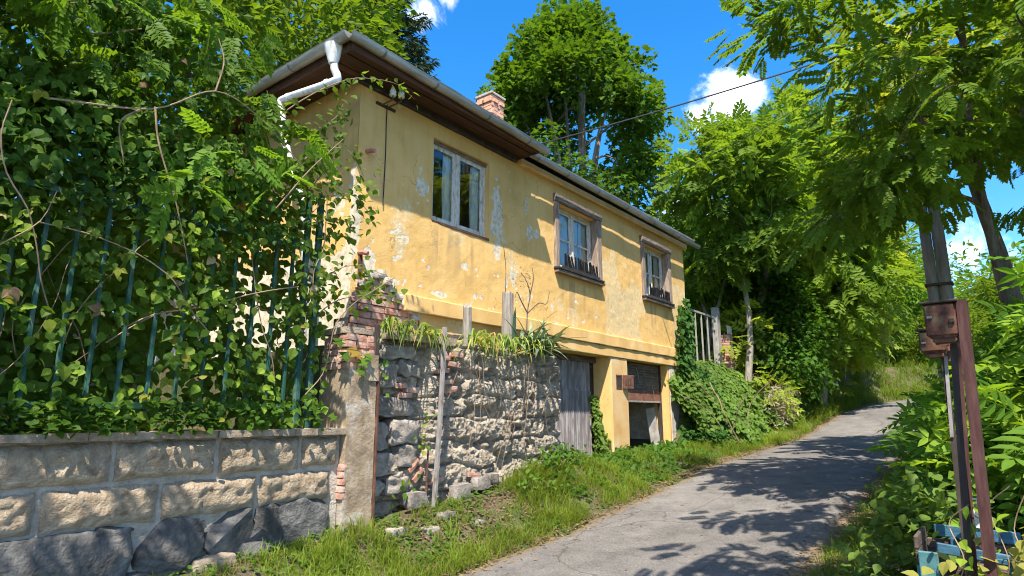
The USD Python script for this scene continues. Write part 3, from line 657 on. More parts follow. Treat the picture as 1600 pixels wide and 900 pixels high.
obj('garage_floor', box(-9.8, FX - .02, 12.45, 15.1, .55, .70), 'soil', house)
pnl = cbox(-.02, .02, -.14, .14, 0, 1.2, .01); pnl.apply_transform(trimesh.transformations.rotation_matrix(0.16, [1, 0, 0])); pnl.apply_transform(trimesh.transformations.rotation_matrix(-.5, [0, 0, 1])); pnl.apply_translation([-7.02, 14.80, .62])
obj('loose_board', pnl, 'white_board', house)
obj('garage_jamb', cbox(FX - .2, FX + .012, 14.98, 15.5, .5, 2.862, .01), 'garage_plaster', house)
# cornice band, lintel, garage pillar front
bys = np.arange(5.75, 16.32, .12)


def ledge(y0, y1, z0, z1, x1, seed, rough=.012):
    """a plaster band proud of the wall with a worn front edge"""
    n = max(2, int((y1 - y0) / .09))
    y = np.linspace(y0, y1, n)
    e = (fbm(np.stack([y * 4, 0 * y, 0 * y], -1), 3, seed) - .5) * 2 * rough
    pr = [(FX - .05, z0), (x1, z0 + .0), (x1 + .004, z0 + .01), (x1, z1 - .015), (x1 - .012, z1), (FX - .05, z1 + .02)]
    P = np.array([[(px + (ee if px > FX else 0), yy, pz + .4 * ee) for px, pz in pr] for yy, ee in zip(y, e)])
    m, k = len(pr), np.arange(len(pr) - 1)
    V = P.reshape(-1, 3); Fc = []
    for i in range(n - 1):
        for j in k:
            a = i * m + j
            Fc += [(a, a + m, a + m + 1), (a, a + m + 1, a + 1)]
    Fc += [(0, j, j + 1) for j in range(1, m - 1)] + [((n - 1) * m, (n - 1) * m + j + 1, (n - 1) * m + j) for j in range(1, m - 1)]
    return trimesh.Trimesh(V, np.array(Fc), process=False)


obj('cornice', ledge(5.95, Y1 + .03, 3.09, 3.33, FX + .075, 3, .014), 'trim_plaster', house)
obj('lintel', ledge(8.9, Y1 - .35, 2.865, 3.088, FX + .045, 4, .006), 'trim_plaster', house)
obj('pillar', cbox(FX - .40, FX + .028, 11.955, 12.695, .45, 2.862, .012), 'pillar_plaster', house)
# broken corner: bricks in a recessed bed of mortar
bed = obj('brick_patch', box(FX - .30, FX - .055, Y0 + .02, 6.75, 1.9, 3.85), 'mortar', house)
obj('brick_patch', box(-7.5, FX - .301, Y0 + .045, Y0 + .3, 1.9, 3.1), 'mortar', house)
rg = np.random.default_rng(5)
for k in range(13):
    z = 2.42 + k * .098
    y = Y0 + .03 - (k % 2) * .12
    while y < 6.55:
        L = .24 if rg.random() < .75 else .12
        a, b2 = max(y, Y0 + .005), y + L
        if b2 - a > .05 and bare_bricks(np.array([(a + b2) / 2]), np.array([z + .03]))[0] and rg.random() < .95:
            o = rg.uniform(-.03, .035)
            obj('brick', rock((FX - .14, a, z), (FX - .012 + o, b2 - .014, z + .082), int(rg.integers(999)), .010, 1, .12), 'brick', bed)
        y += L
for k in range(10):                            # ragged plaster lumps along the broken edge
    y = 5.2 + k * .115
    z = float(np.interp(y, [5.0, 5.35, 5.55, 5.9, 6.3, 6.6], [3.1, 3.52, 3.55, 3.28, 2.98, 2.5]))
    obj('plaster_lump', rock((FX - .08, y - .08, z - .05), (FX + .015 + rg.uniform(0, .03), y + .07, z + .06), k, .03, 2, .4), 'mortar', bed)
# roof, eaves, gutters
EX1, EX2, EZ, EZ2, YS = -6.20, -6.46, 6.44, 6.40, 8.66


def slab(pts, th):
    p = np.array(pts, float); n = len(p)
    V = np.vstack([p, p + [0, 0, th]])
    Fc = [(0, j + 1, j) for j in range(1, n - 1)] + [(n, n + j, n + j + 1) for j in range(1, n - 1)]
    for j in range(n):
        k = (j + 1) % n
        Fc += [(j, k, n + k), (j, n + k, n + j)]
    return trimesh.Trimesh(V, np.array(Fc), process=False)


rise = math.tan(math.radians(23))
rx = -9.6
hz = EZ + .06 + (EX1 - rx) * rise
obj('roof', cat_([slab([(EX1, 4.46, EZ + .06), (EX1, YS, EZ + .06), (rx, YS, hz), (rx, 4.46 + 3.2, hz)], .05), slab([(EX1, 4.46, EZ + .06), (rx, 4.46 + 3.2, hz), (-13.0, 4.46, EZ + .06)], .05),
                   slab([(EX2, YS + .005, EZ2 + .06), (EX2, 16.62, EZ2 + .06), (rx, 13.4, EZ2 + .06 + (EX2 - rx) * rise), (rx, YS + .005, EZ2 + .06 + (EX2 - rx) * rise)], .05),
                   slab([(EX2, 16.62, EZ2 + .06), (-13.0, 16.62, EZ2 + .06), (rx, 13.4, EZ2 + .06 + (EX2 - rx) * rise)], .05),
                   slab([(rx, 4.46 + 3.2, hz), (rx, 13.4, hz - .2), (-13.0, 16.62, EZ + .06), (-13.0, 4.46, EZ + .06)], .05)]), 'roof_sheet', house)
for k in range(4):                             # soffit boards above the front, and above the end wall
    a = FX - .06 + k * .135
    obj('eave_board', cbox(a, a + .125, 4.50 + .0 * k, YS, 6.335 + .012 * (k % 2), 6.37 + .012 * (k % 2), .004), 'eave_wood', house)
for k in range(4):
    a = 4.50 + k * .135
    obj('eave_board', cbox(-12.6, FX - .065, a, a + .125, 6.335 + .012 * (k % 2), 6.37 + .012 * (k % 2), .004), 'eave_wood', house)
obj('fascia_board', cbox(EX1 + .0, EX1 + .03, 4.46, YS, 6.30, 6.47, .004), 'eave_wood', house)
obj('fascia_board', cbox(-12.8, EX1 - .002, 4.45, 4.48, 6.30, 6.47, .004), 'eave_wood', house)
obj('fascia_board', cbox(FX, EX1 - .002, YS + .002, YS + .028, 6.32, 6.50, .004), 'eave_wood', house)
obj('wall_plate', cbox(FX - .01, FX + .07, Y0 - .05, YS - .05, 6.24, 6.332, .008), 'black_wood', house)
obj('eave_moulding', ledge(YS + .04, Y1 + .1, 6.22, 6.35, FX + .09, 9, .004), 'trim_plaster', house)


def gutter(p0, p1, r, name, offs):
    """a half-round gutter, its rim rolled, from p0 to p1"""
    p0, p1 = np.array(p0, float), np.array(p1, float)
    d = unit(p1 - p0); side = np.cross(d, [0, 0, 1.0])
    a = np.linspace(-math.pi, 0, 11)
    prof = [(r * math.cos(t), r * math.sin(t)) for t in a] + [(r * 1.08, .012), (r * .93, .012)] + [((r - .006) * math.cos(t), (r - .006) * math.sin(t) + .004) for t in a[::-1]]
    n = max(2, int(np.linalg.norm(p1 - p0) / .5))
    P = np.array([[p0 + (p1 - p0) * t + side * u + np.array([0, 0, w + .006 * math.sin(t * 19)]) for u, w in prof] for t in np.linspace(0, 1, n)])
    m = len(prof); Fc = []
    for i in range(n - 1):
        for j in range(m - 1):
            q = i * m + j
            Fc += [(q, q + 1, q + m + 1), (q, q + m + 1, q + m)]
    g = obj(name, (P.reshape(-1, 3), np.array(Fc)), 'zinc', house, smooth=50)
    for t in offs:                             # joints
        c = p0 + d * t
        R = (r + .007)
        Q = np.array([[c + d * e + side * (R * math.cos(b_)) + np.array([0, 0, R * math.sin(b_)]) for b_ in np.linspace(-math.pi * 1.03, .03, 11)] for e in (-.018, .018)])
        Fj = []
        for j in range(10):
            Fj += [(j, j + 1, 11 + j + 1), (j, 11 + j + 1, 11 + j)]
        obj('gutter_joint', (Q.reshape(-1, 3), np.array(Fj)), 'zinc_ring', g)
    cap = [p1 + side * (r * math.cos(t)) + np.array([0, 0, r * math.sin(t)]) for t in a]
    obj('gutter_end', (np.array(cap + [p1]), np.array([(11, j, j + 1) for j in range(10)])), 'zinc', g)


gutter((EX1 + .08, 4.37, EZ + .035), (EX1 + .08, 8.82, EZ - .045), .082, 'gutter', [.55, 1.55, 2.75, 3.85])
gutter((-12.9, 4.37, EZ + .035), (EX1 + .08, 4.37, EZ + .035), .082, 'gutter', [3.9, 5.5])
gutter((EX2 + .06, 8.70, EZ2 - .02), (EX2 + .06, 16.72, EZ2 - .075), .072, 'gutter', [.2, 1.2, 2.4, 3.7, 5.1, 6.6])
# rain pipe, in short lengths
pipe = [(-6.46, 4.385, 6.36), (-6.45, 4.40, 6.10), (-6.40, 4.42, 5.97), (-6.52, 4.42, 5.93), (-7.66, 4.44, 6.09), (-7.76, 4.44, 6.04), (-7.74, 4.44, 5.92), (-7.60, 4.46, 5.42), (-7.42, 4.50, 4.9), (-7.16, 4.58, 4.2), (-7.10, 4.62, 2.6)]
pp = obj('downpipe', tube(curve(pipe, 6), .052, 12), 'pipe_paint', house, smooth=50)
obj('funnel', tube([(-6.46, 4.38, 6.42), (-6.46, 4.38, 6.36), (-6.46, 4.385, 6.16)], [.125, .115, .058], 14), 'pipe_paint', pp, smooth=50)
for c0, c1 in (((-6.60, 4.42, 5.945), (-6.64, 4.42, 5.95)), ((-7.55, 4.44, 6.075), (-7.60, 4.44, 6.082)), ((-7.60, 4.46, 5.42), (-7.585, 4.463, 5.36)), ((-7.42, 4.50, 4.9), (-7.40, 4.505, 4.84))):
    obj('pipe_collar', tube([c0, c1], .060, 12), 'pipe_paint', pp, smooth=40)
# chimney with courses of brick
ch = obj('chimney', box(-9.27, -8.83, 10.43, 10.87, 7.2, 9.16), 'mortar', house)
for k in range(9):
    z = 8.30 + k * .098
    g_ = .03 if k == 7 else 0
    for j in range(2):
        for side_ in range(2):
            w0 = 10.42 + j * .23 - g_
            if side_:
                obj('chimney_brick', cbox(-9.28 + j * .23 - g_, -9.28 + j * .23 + .216 + g_, 10.405 - g_, 10.50, z, z + .084, .004), 'chimney_brick', ch)
            else:
                obj('chimney_brick', cbox(-8.92, -8.81 + g_, w0 + .08 * (k % 2), w0 + .216 + g_, z, z + .084, .004), 'chimney_brick', ch)
obj('chimney_cap', cbox(-9.32, -8.78, 10.38, 10.92, 9.18, 9.24, .01), 'mortar', ch)
obj('ridge_tile', cbox(-9.75, -9.45, 11.4, 11.75, 7.85, 8.02, .03), 'chimney_brick', house)
# insulators on their bracket and the cable down the wall
for k, (y, z) in enumerate([(5.40, 6.13), (5.56, 6.17)]):
    ins = obj('insulator', trimesh.creation.revolve(np.array([(0, 0), (.045, 0), (.05, .02), (.042, .05), (.048, .06), (.045, .085), (.03, .11), (.028, .125), (0, .13)]), sections=14).apply_translation([FX + .26, y, z]), 'porcelain', house, smooth=40)
    obj('pin', tube([(FX - .01, y, z - .06), (FX + .26, y, z - .06), (FX + .26, y, z + .01)], .012, 6), 'rust', ins)
obj('wall_bracket', cbox(FX - .01, FX + .035, 5.30, 5.66, 6.05, 6.09, .004), 'dark_steel', house)
obj('wall_cable', tube(curve([(FX + .05, 5.48, 6.10), (FX + .018, 5.50, 5.9), (FX + .014, 5.515, 5.3), (FX + .022, 5.50, 4.55)], 8), .008, 5), 'cable', house)
obj('wall_cable', tube(curve([(FX + .02, 8.25, 4.55), (FX + .016, 8.32, 4.1), (FX + .016, 8.27, 3.35)], 8), .004, 5), 'cable', house)
for y, z in ((5.18, 5.27), (5.14, 3.78)):
    obj('hinge_stub', tube([(FX - .02, y, z), (FX + .10, y + .01, z - .012), (FX + .16, y + .03, z - .03)], [.03, .034, .03], 8), 'red_stub', house, smooth=40)
obj('hinge_strap', cbox(FX + .005, FX + .028, 5.13, 5.19, 3.3, 3.75, .004), 'rust', house)
# meter niche in the pillar with its little door ajar
nb = obj('meter_niche', cat_([box(FX + .03, FX + .036, 12.15, 12.42, 2.18, 2.21), box(FX + .03, FX + .036, 12.15, 12.18, 2.21, 2.46), box(FX + .03, FX + .036, 12.39, 12.42, 2.21, 2.46), box(FX + .03, FX + .036, 12.15, 12.42, 2.46, 2.49)]), 'rust', house)
obj('niche_back', box(FX + .0285, FX + .031, 12.181, 12.389, 2.211, 2.459), 'black_wood', nb)
dr = cbox(0, .022, 0, .27, 0, .30, .005); dr.apply_transform(trimesh.transformations.rotation_matrix(-.55, [0, 0, 1])); dr.apply_translation([FX + .04, 12.43, 2.19])
dj = obj('niche_door', dr, 'rust', nb)
for k in range(3):
    dr = cbox(.022, .032, .06 + k * .055, .09 + k * .055, .08, .22, .003); dr.apply_transform(trimesh.transformations.rotation_matrix(-.55, [0, 0, 1])); dr.apply_translation([FX + .04, 12.43, 2.19])
    obj('niche_slot', dr, 'dark_steel', nb)


def wavy(y0, y1, z0, z1, x, pitch, amp, seed):
    return grid_mesh(np.linspace(y0, y1, 30), np.linspace(z0, z1, 8), lambda y, z: np.stack([x + amp * np.sin((y + .02 * np.sin(z * 5 + seed)) / pitch * 2 * np.pi), y, z], -1))[:2]


def sheet_glass(x, y0, y1, z0, z1):
    return np.array([(x, y0, z0), (x, y1, z0), (x, y1, z1), (x, y0, z1)], float), np.array([(0, 1, 2), (0, 2, 3)])


def window(y0, y1, z0, z1, label, cased, seed, cur):
    """a two-light casement in the opening; cased: weathered boards proud of the wall and a rack of slats on the sill"""
    xf = FX - (.085 if not cased else .13)
    w = obj('window', cat_([cbox(xf - .06, xf, y0, y0 + .055, z0, z1, .005), cbox(xf - .06, xf, y1 - .055, y1, z0, z1, .005), cbox(xf - .0605, xf - .0005, y0 + .055, y1 - .055, z1 - .06, z1, .005), cbox(xf - .0605, xf - .0005, y0 + .055, y1 - .055, z0, z0 + .05, .005)]), 'white_paint', house, label=label)
    ym = (y0 + y1) / 2 - (.0 if cased else .04)
    obj('mullion', cbox(xf - .05, xf + .016, ym - .035, ym + .035, z0 + .05, z1 - .06, .006), 'white_paint', w)
    for a, b2 in ((y0 + .055, ym - .035), (ym + .035, y1 - .055)):
        xs_, t = xf - .012, .058
        za, zb = z0 + .05, z1 - .06
        obj('sash', cat_([cbox(xs_ - .04, xs_, a, a + t, za, zb, .005), cbox(xs_ - .04, xs_, b2 - t, b2, za, zb, .005), cbox(xs_ - .0395, xs_ - .0005, a + t, b2 - t, zb - t, zb, .005), cbox(xs_ - .0395, xs_ - .0005, a + t, b2 - t, za, za + t, .005)]), 'white_paint', w)
        if cased:
            zm = za + (zb - za) * .50
            obj('glazing_bar', cbox(xs_ - .036, xs_ - .004, a + t, b2 - t, zm - .018, zm + .018, .004), 'white_paint', w)
            obj('pane', sheet_glass(xs_ - .022, a + t - .004, b2 - t + .004, zm + .016, zb - t + .004), 'pane_glass', w)
            obj('pane', sheet_glass(xs_ - .022, a + t - .004, b2 - t + .004, za + t - .004, zm - .016), 'pane_glass', w)
        else:
            obj('pane', sheet_glass(xs_ - .022, a + t - .004, b2 - t + .004, za + t - .004, zb - t + .004), 'pane_glass', w)
        # inner frame of the double window and curtains behind it
        obj('inner_frame', cat_([cbox(xf - .26, xf - .23, b2 - .10, b2 - .05, za, zb, .004), cbox(xf - .26, xf - .23, a, a + .04, za, zb, .004)]), 'white_paint', w)
        for c0, c1 in cur:
            obj('curtain', wavy(a + (b2 - a) * c0, a + (b2 - a) * c1, za - .02, zb + .02, xf - .085, .085, .012, seed), 'curtain', w, smooth=True)
    if cased:
        xo = FX + .055
        obj('casing_board', cbox(FX - .13, xo, y0 - .125, y0 + .012, z0 - .04, z1 + .005, .008), 'grey_wood', w)
        obj('casing_board', cbox(FX - .13, xo, y1 - .012, y1 + .165, z0 - .04, z1 + .005, .008), 'grey_wood', w)
        obj('casing_board', cbox(FX - .13, xo + .02, y0 - .14, y1 + .18, z1 + .006, z1 + .17, .010), 'grey_wood_across', w)
        obj('sill', cbox(FX - .13, FX + .13, y0 - .14, y1 + .12, z0 - .085, z0 - .042, .008), 'black_wood', w)
        obj('sill_board', cbox(FX + .005, FX + .11, y0 - .12, y1 + .17, z0 - .15, z0 - .087, .008), 'grey_wood_across', w)
        rg = np.random.default_rng(seed)
        n = 17
        obj('rack_rail', cbox(FX + .06, FX + .10, y0 + .06, y1 - .02, z0 - .04, z0 + .01, .004), 'black_wood', w)
        for k in range(n):                     # collapsed slats of a flower rack
            s = cbox(-.012, .012, -.022, .022, 0, .27 + .05 * rg.random(), .004)
            s.apply_transform(trimesh.transformations.rotation_matrix(.55 + .1 * rg.normal(), [1, 0, 0]))
            s.apply_transform(trimesh.transformations.rotation_matrix(.25 + .08 * rg.normal(), [0, 1, 0]))
            s.apply_translation([FX + .06 + .01 * rg.random(), y0 + .20 + (y1 - y0 - .28) * k / (n - 1), z0 - .01 - .0 * k])
            obj('rack_slat', s, 'black_wood', w)
    else:
        obj('sill', cbox(FX - .16, FX + .012, y0 - .01, y1 + .01, z0 - .045, z0 - .003, .006), 'rust', w)
        obj('head_board', cbox(xf - .05, xf + .03, y0 + .002, y1 - .002, z1 - .055, z1 - .002, .006), 'grey_wood_across', w)


window(*OPEN[0], 'plain white window without casing nearest the house corner', False, 3, ((.60, .97),))
window(*OPEN[1], 'middle window in a weathered grey casing with a black slat rack', True, 4, ((.04, .44), (.52, .98)))
window(*OPEN[2], 'farthest cased window, partly hidden by ivy', True, 5, ((.04, .30), (.55, .98)))

# corrugated door of odd sheets
rg = np.random.default_rng(12)
door = obj('door', box(FX - .46, FX - .425, 9.2, 12.0, .5, 2.9), 'black_wood', house)


def corrugated(y0, y1, z0, z1, x, pitch=.076, amp=.012, rag=0.0, seed=0):
    n = int((y1 - y0) / pitch * 6) + 1
    return grid_mesh(np.linspace(y0, y1, n), np.linspace(z0, z1, 6), lambda y, z: np.stack([x + amp * np.sin(y / pitch * 2 * np.pi) + .01 * (noise(np.stack([y * 2, z * 2, 0 * y], -1), seed) - .5), y, z - rag * (z < z0 + .01) * noise(np.stack([y * 9, 0 * y, 0 * y], -1), seed)], -1))[:2]


for k in range(3):
    a = 9.32 + k * .80
    obj('door_sheet', corrugated(a, a + .84, .66 + .05 * k, 2.12 + .02 * (k % 2), FX - .385 + .006 * k, seed=k, rag=.06), 'sheet_metal', door, smooth=True)
    obj('door_sheet', corrugated(a + .01, a + .83, 2.06, 2.74, FX - .40 + .004 * k, seed=k + 5), 'sheet_metal', door, smooth=True)
obj('door_rail', cbox(FX - .40, FX - .33, 9.32, 11.94, 2.735, 2.86, .008), 'rotten_wood', door)
# roller shutter half way down
sh = obj('roller_shutter', box(FX - .262, FX - .25, 12.72, 14.88, 1.95, 2.86), 'shutter_metal', house)
for k in range(10):
    z = 2.20 + k * .066
    cyl = trimesh.creation.cylinder(.036, 2.14, sections=10)
    cyl.apply_transform(trimesh.transformations.rotation_matrix(math.pi / 2, [1, 0, 0])); cyl.apply_transform(np.diag([.45, 1, 1, 1.0])); cyl.apply_translation([FX - .24, 13.79, z + .033])
    obj('shutter_slat', cyl, 'shutter_metal', sh, smooth=40)
for k in range(2):
    a = 12.725 + k * 1.075
    obj('shutter_foot', cbox(FX - .245, FX - .215, a, a + 1.07, 1.96 - .01 * k, 2.20, .006), 'shutter_rust', sh)
obj('shutter_rail', cbox(FX - .255, FX - .205, 12.715, 14.885, 1.915, 1.955, .006), 'pale_steel', sh)
obj('shutter_chain', tube(curve([(FX - .20, 13.55, 2.75), (FX - .19, 13.62, 2.6), (FX - .195, 13.68, 2.45), (FX - .19, 13.72, 2.38)], 6), .008, 5), 'pale_steel', sh)
obj('shutter_chain', tube(curve([(FX - .19, 14.35, 2.35), (FX - .185, 14.40, 2.22), (FX - .19, 14.44, 2.10)], 6), .008, 5), 'pale_steel', sh)
for y in (12.72, 14.84):
    obj('shutter_guide', cbox(FX - .29, FX - .19, y, y + .045, .7, 2.86, .005), 'dark_steel', sh)

# ------------------------------------------------------------------ walls by the lane
rg = np.random.default_rng(21)
sw = thing('stone_wall', 'low wall of rough tan stone blocks on dark boulders carrying the green fence', 'wall', (-5.95, 2.0, .3))
obj('mortar_bed', box(-6.16, -5.850, -1.6, 4.36, -.1, 1.402), 'mortar', sw)


def hewn(y0, y1, z0, z1, seed, proud=.045, xf=-5.80):
    """a rock-faced block: flat margins, a rough bulging face"""
    ny, nz = max(5, int((y1 - y0) / .026)), max(5, int((z1 - z0) / .024))
    ey = (fbm(np.array([[seed * 3.1, z * 6, 0] for z in np.linspace(z0, z1, nz)]), 2, seed) - .5) * .02

    def fn(y, z):
        e = np.minimum(np.minimum(y - y0, y1 - y), np.minimum(z - z0, z1 - z))
        h = smooth01(e, 0, .05)
        p = np.stack([y, z, 0 * y + seed], -1)
        return np.stack([xf - .042 + h * (.03 + proud + (fbm(p * 6, 3, seed) - .45) * .05 + (fbm(p * 19, 3, seed) - .5) * .034 - .022 * smooth01(fbm(p * 9, 2, seed + 5), .40, .28)), y + (1 - h) * (fbm(p * 11, 2, seed + 7) - .5) * .03, z + (1 - h) * (fbm(p * 11, 2, seed + 3) - .5) * .03], -1)
    v, f, _ = grid_mesh(np.linspace(y0, y1, ny), np.linspace(z0, z1, nz), fn)
    return v, f


for row, (z0, z1, js) in enumerate([(1.075, 1.385, [-1.6, -.55, .35, 1.22, 2.12, 2.99, 3.87, 4.34]), (.735, 1.03, [-1.6, -1.0, -.1, .8, 1.65, 2.52, 3.42, 4.26])]):
    for k, (a, b2) in enumerate(zip(js[:-1], js[1:])):
        obj('stone_block', hewn(a + .022, b2 - .022, z0 + rg.uniform(-.01, .01), z1, 10 * row + k + 1, rg.uniform(.022, .038)), 'sandstone', sw, smooth=True)
for k, (a, b2) in enumerate(zip([-1.6, -.4, .75, 1.9, 2.95, 3.75], [-.405, .745, 1.895, 2.945, 3.745, 4.40])):
    m = rock((-6.21, a, 1.404), (-5.752 + rg.uniform(-.008, .008), b2, 1.468), k + 40, .012, 3, .02)
    obj('coping_slab', m, 'coping_stone', sw, smooth=40)
obj('boulder', rock((-5.95, 2.80, .20), (-5.70, 3.22, .375), 80, .03, 3, .35), 'coping_stone', sw, smooth=True, label='pale rounded stone at the foot of the wall')

pier = thing('gate_pier', 'crumbling plastered gate pier with bare bricks on top between the stone and rubble walls', 'gate pier', (-6.0, 4.6, .3))


def boulder(lo, hi, seed):
    """an angular field stone within lo..hi"""
    r = np.random.default_rng(seed)
    lo, hi = np.array(lo, float), np.array(hi, float)
    q = r.uniform(-1, 1, (26, 3)); q = q / np.maximum(np.abs(q).max(1, keepdims=True), .01) * r.uniform(.72, 1.0, (26, 1))
    q = q / np.maximum(1, np.linalg.norm(q, axis=1, keepdims=True) / 1.28)
    m = trimesh.convex.convex_hull(q * (hi - lo) / 2 + (lo + hi) / 2).subdivide_to_size(.09)
    m.merge_vertices()
    v = np.array(m.vertices)
    v += unit(v - (lo + hi) / 2) * ((fbm(v * 9, 3, seed) - .5) * .035 + (fbm(v * 26, 2, seed) - .5) * .016)[:, None]
    return trimesh.Trimesh(v, m.faces, process=False)


def rough_box(x0, x1, y0, y1, z0, z1, seed, amp=.02, step=.05):
    m = trimesh.creation.box([x1 - x0, y1 - y0, z1 - z0]).subdivide_to_size(step * 1.9)
    m.apply_translation([(x0 + x1) / 2, (y0 + y1) / 2, (z0 + z1) / 2])
    m.merge_vertices()
    v = np.array(m.vertices)
    d = np.stack([fbm(v * 6 + 11 * k, 3, seed + k) - .5 for k in range(3)], -1) * 2 * amp
    return trimesh.Trimesh(v + d, m.faces, process=False)


for k, (y0, y1, z0, z1, o) in enumerate([(-1.6, -.7, .05, .74, 0), (-.72, .2, .1, .73, .02), (.22, .95, .15, .76, 0), (.86, 1.44, .15, .76, .02), (1.30, 2.38, .18, .74, .03), (2.02, 2.36, .60, .74, -.02), (2.31, 2.93, .28, .77, .03), (2.84, 3.45, .32, .77, .02), (3.34, 3.78, .34, .78, .0), (3.58, 4.31, .22, .80, .01), (3.14, 3.60, .24, .43, .02), (2.28, 2.55, .18, .36, .0), (1.0, 1.40, .62, .74, .0)]):
    obj('boulder', boulder((-6.02, y0, z0), (-5.745 + o, y1, z1), k + 60), 'dark_stone', sw, smooth=35)
obj('plaster_shaft', rough_box(-6.30, -5.755, 4.372, 4.765, .1, 2.12, 5, .016, .045), 'pier_plaster', pier, smooth=50)
obj('plaster_patch', rough_box(-6.0, -5.742, 4.56, 4.772, 2.0, 2.30, 8, .02, .05), 'pier_plaster', pier, smooth=50)
obj('mortar_core', box(-6.28, -5.80, 4.39, 4.70, 2.1, 2.50), 'mortar', pier)
for k in range(5):
    z = 2.12 + k * .082
    for j in range(3):
        a = 4.345 + j * .15 - (k % 2) * .02
        if j == 2 and k < 2:
            continue
        obj('brick', rock((-5.95, a, z), (-5.765 + rg.uniform(-.03, .015), min(a + .135, 4.74), z + .072), k * 5 + j, .012, 1, .15), 'brick', pier)
    obj('brick', rock((-6.28 + .02 * k, 4.345 + rg.uniform(0, .03), z), (-6.02, 4.46, z + .072), k * 5 + 90, .012, 1, .15), 'brick', pier)
obj('pier_cap', rough_box(-6.32, -5.80, 4.34, 4.72, 2.53, 2.60, 3, .018, .06), 'coping_stone', pier, smooth=50)
for k in range(5):
    obj('brick', rock((-5.85, 4.345, .72 + k * .075), (-5.752 + rg.uniform(-.006, .008), 4.385 + rg.uniform(0, .02), .785 + k * .075), k + 300, .012, 1, .2), 'brick', pier)
obj('steel_jamb', cat_([cbox(-5.765, -5.735, 4.775, 4.80, .25, 2.12, .003), cbox(-5.80, -5.766, 4.79, 4.80, .25, 2.12, .003)]), 'rust', pier)
jt = cbox(-5.775, -5.74, 4.71, 4.775, 2.30, 2.66, .004)
obj('hinge_plate', jt, 'dark_steel', pier)

# ------------------------------------------------------------------ the rubble retaining wall
rw = thing('rubble_wall', 'eroded grey rubble and concrete retaining wall under the first house window', 'wall', (-6.1, 6.9, .4))


def rubble(y, z):
    p = np.stack([y, z, 0 * y], -1)
    w = (fbm(p * 1.6, 3, 91) - .5) * .26
    w2 = (fbm(p * 1.9, 3, 98) - .5) * .30
    t = (z + w) / .31
    row = np.floor(t)
    t = t - row
    u = ((y + w2) / .66 + row * .43 + .3 * np.sin(row * 7.1)) % 1.0
    joint = np.minimum(smooth01(t, 0, .16) * smooth01(t, 1.0, .90), smooth01(np.minimum(u, 1 - u), 0, .045))
    tone = .05 * (noise(np.stack([row * 3.7, np.floor((y + w2) / .66 + row * .43), 0 * y], -1), 4) - .5)
    pit = smooth01(fbm(p * 4.2, 3, 94), .42, .30)
    x = -6.00 - .065 * (1 - joint) + tone + (fbm(p * 2.2, 3, 92) - .5) * .10 + (fbm(p * 11, 4, 93) - .5) * .095 + (fbm(p * 30, 2, 95) - .5) * .05 - .11 * pit
    x = x - .14 * smooth01(y, 5.95, 5.80) - .06 * smooth01(z, 2.45, 2.6)
    return np.stack([x, y, z + .02 * np.sin(y * 3) * smooth01(z, 2.2, 2.6)], -1)


v, f, _ = grid_mesh(np.linspace(4.80, 8.93, 260), np.linspace(.15, 2.60, 160), rubble)
obj('rubble_face', (v, f), 'rubble', rw)


def rubble_top(y, s):
    edge = rubble(y, np.full_like(y, 2.60))
    q = np.stack([y * 4, s * 3, 0 * y], -1)
    return np.stack([edge[:, 0] * (1 - s) - 6.62 * s, y, edge[:, 2] + (fbm(q, 3, 96) - .4) * .10 * np.minimum(1, s * 5)], -1)


v, f, _ = grid_mesh(np.linspace(4.80, 8.93, 100), np.linspace(0, 1, 12), rubble_top)
obj('rubble_top', (v, f), 'soil', rw)


def rubble_end(s, z):
    e = rubble(np.full_like(z, 8.93), z)
    q = np.stack([s * 5, z * 6, 0 * z], -1)
    return np.stack([e[:, 0] * (1 - s) - 6.69 * s, 8.93 + (fbm(q, 3, 97) - .5) * .12 * np.minimum(1, s * 6), e[:, 2]], -1)


v, f, _ = grid_mesh(np.linspace(0, 1, 14), np.linspace(.15, 2.60, 60), rubble_end)
obj('rubble_end', (v, f), 'rubble', rw)
rg = np.random.default_rng(33)
for k, (y, z, w_, h_) in enumerate([(5.30, 1.72, .36, .13), (5.05, 1.36, .20, .16), (5.50, 1.40, .24, .15), (5.18, 1.02, .26, .14), (5.58, 1.10, .17, .13), (5.02, .74, .16, .10), (5.40, .76, .20, .10), (5.15, 2.10, .22, .15), (5.60, 2.22, .18, .12), (5.35, 2.40, .30, .09), (5.66, .58, .14, .09)]):
    obj('stone', rock((-6.45, y - w_, z - h_), (-6.07 + rg.uniform(-.03, .06), y + w_, z + h_), k + 400, .075, 3, .25), 'rubble_stone', rw, smooth=50)
for k, (y, z, t_) in enumerate([(6.10, 2.38, .05), (6.28, 2.30, -.1), (6.08, 2.20, .1), (6.35, 2.44, 0), (6.15, 2.05, .1), (5.42, 1.98, .05), (5.62, 1.93, 0), (5.50, 1.86, 0), (5.68, .98, .7), (5.76, .86, .8), (6.02, .78, .2), (6.72, .80, -.1), (6.25, 1.95, .2)]):
    m = rock((-.13, -.11, -.034), (.07, .11, .034), k + 500, .014, 1, .18)
    m.apply_transform(trimesh.transformations.rotation_matrix(t_, [1, 0, 0])); m.apply_translation([-6.02 - (.10 if y < 5.9 else 0), y, z])
    obj('brick', m, 'brick', rw)
obj('top_slab', rough_box(-6.55, -5.98, 5.15, 6.35, 2.56, 2.66, 4, .02, .06), 'coping_stone', rw, smooth=50)
for k, (y, z, s_) in enumerate([(6.35, .62, .16), (6.75, .70, .13), (5.55, .60, .15), (7.0, .74, .11)]):
    obj('stone', rock((-5.95, y - s_, z - s_ * .7), (-5.80, y + s_, z + s_ * .6), k + 700, .04, 2, .35), 'rubble_stone', rw, smooth=40)

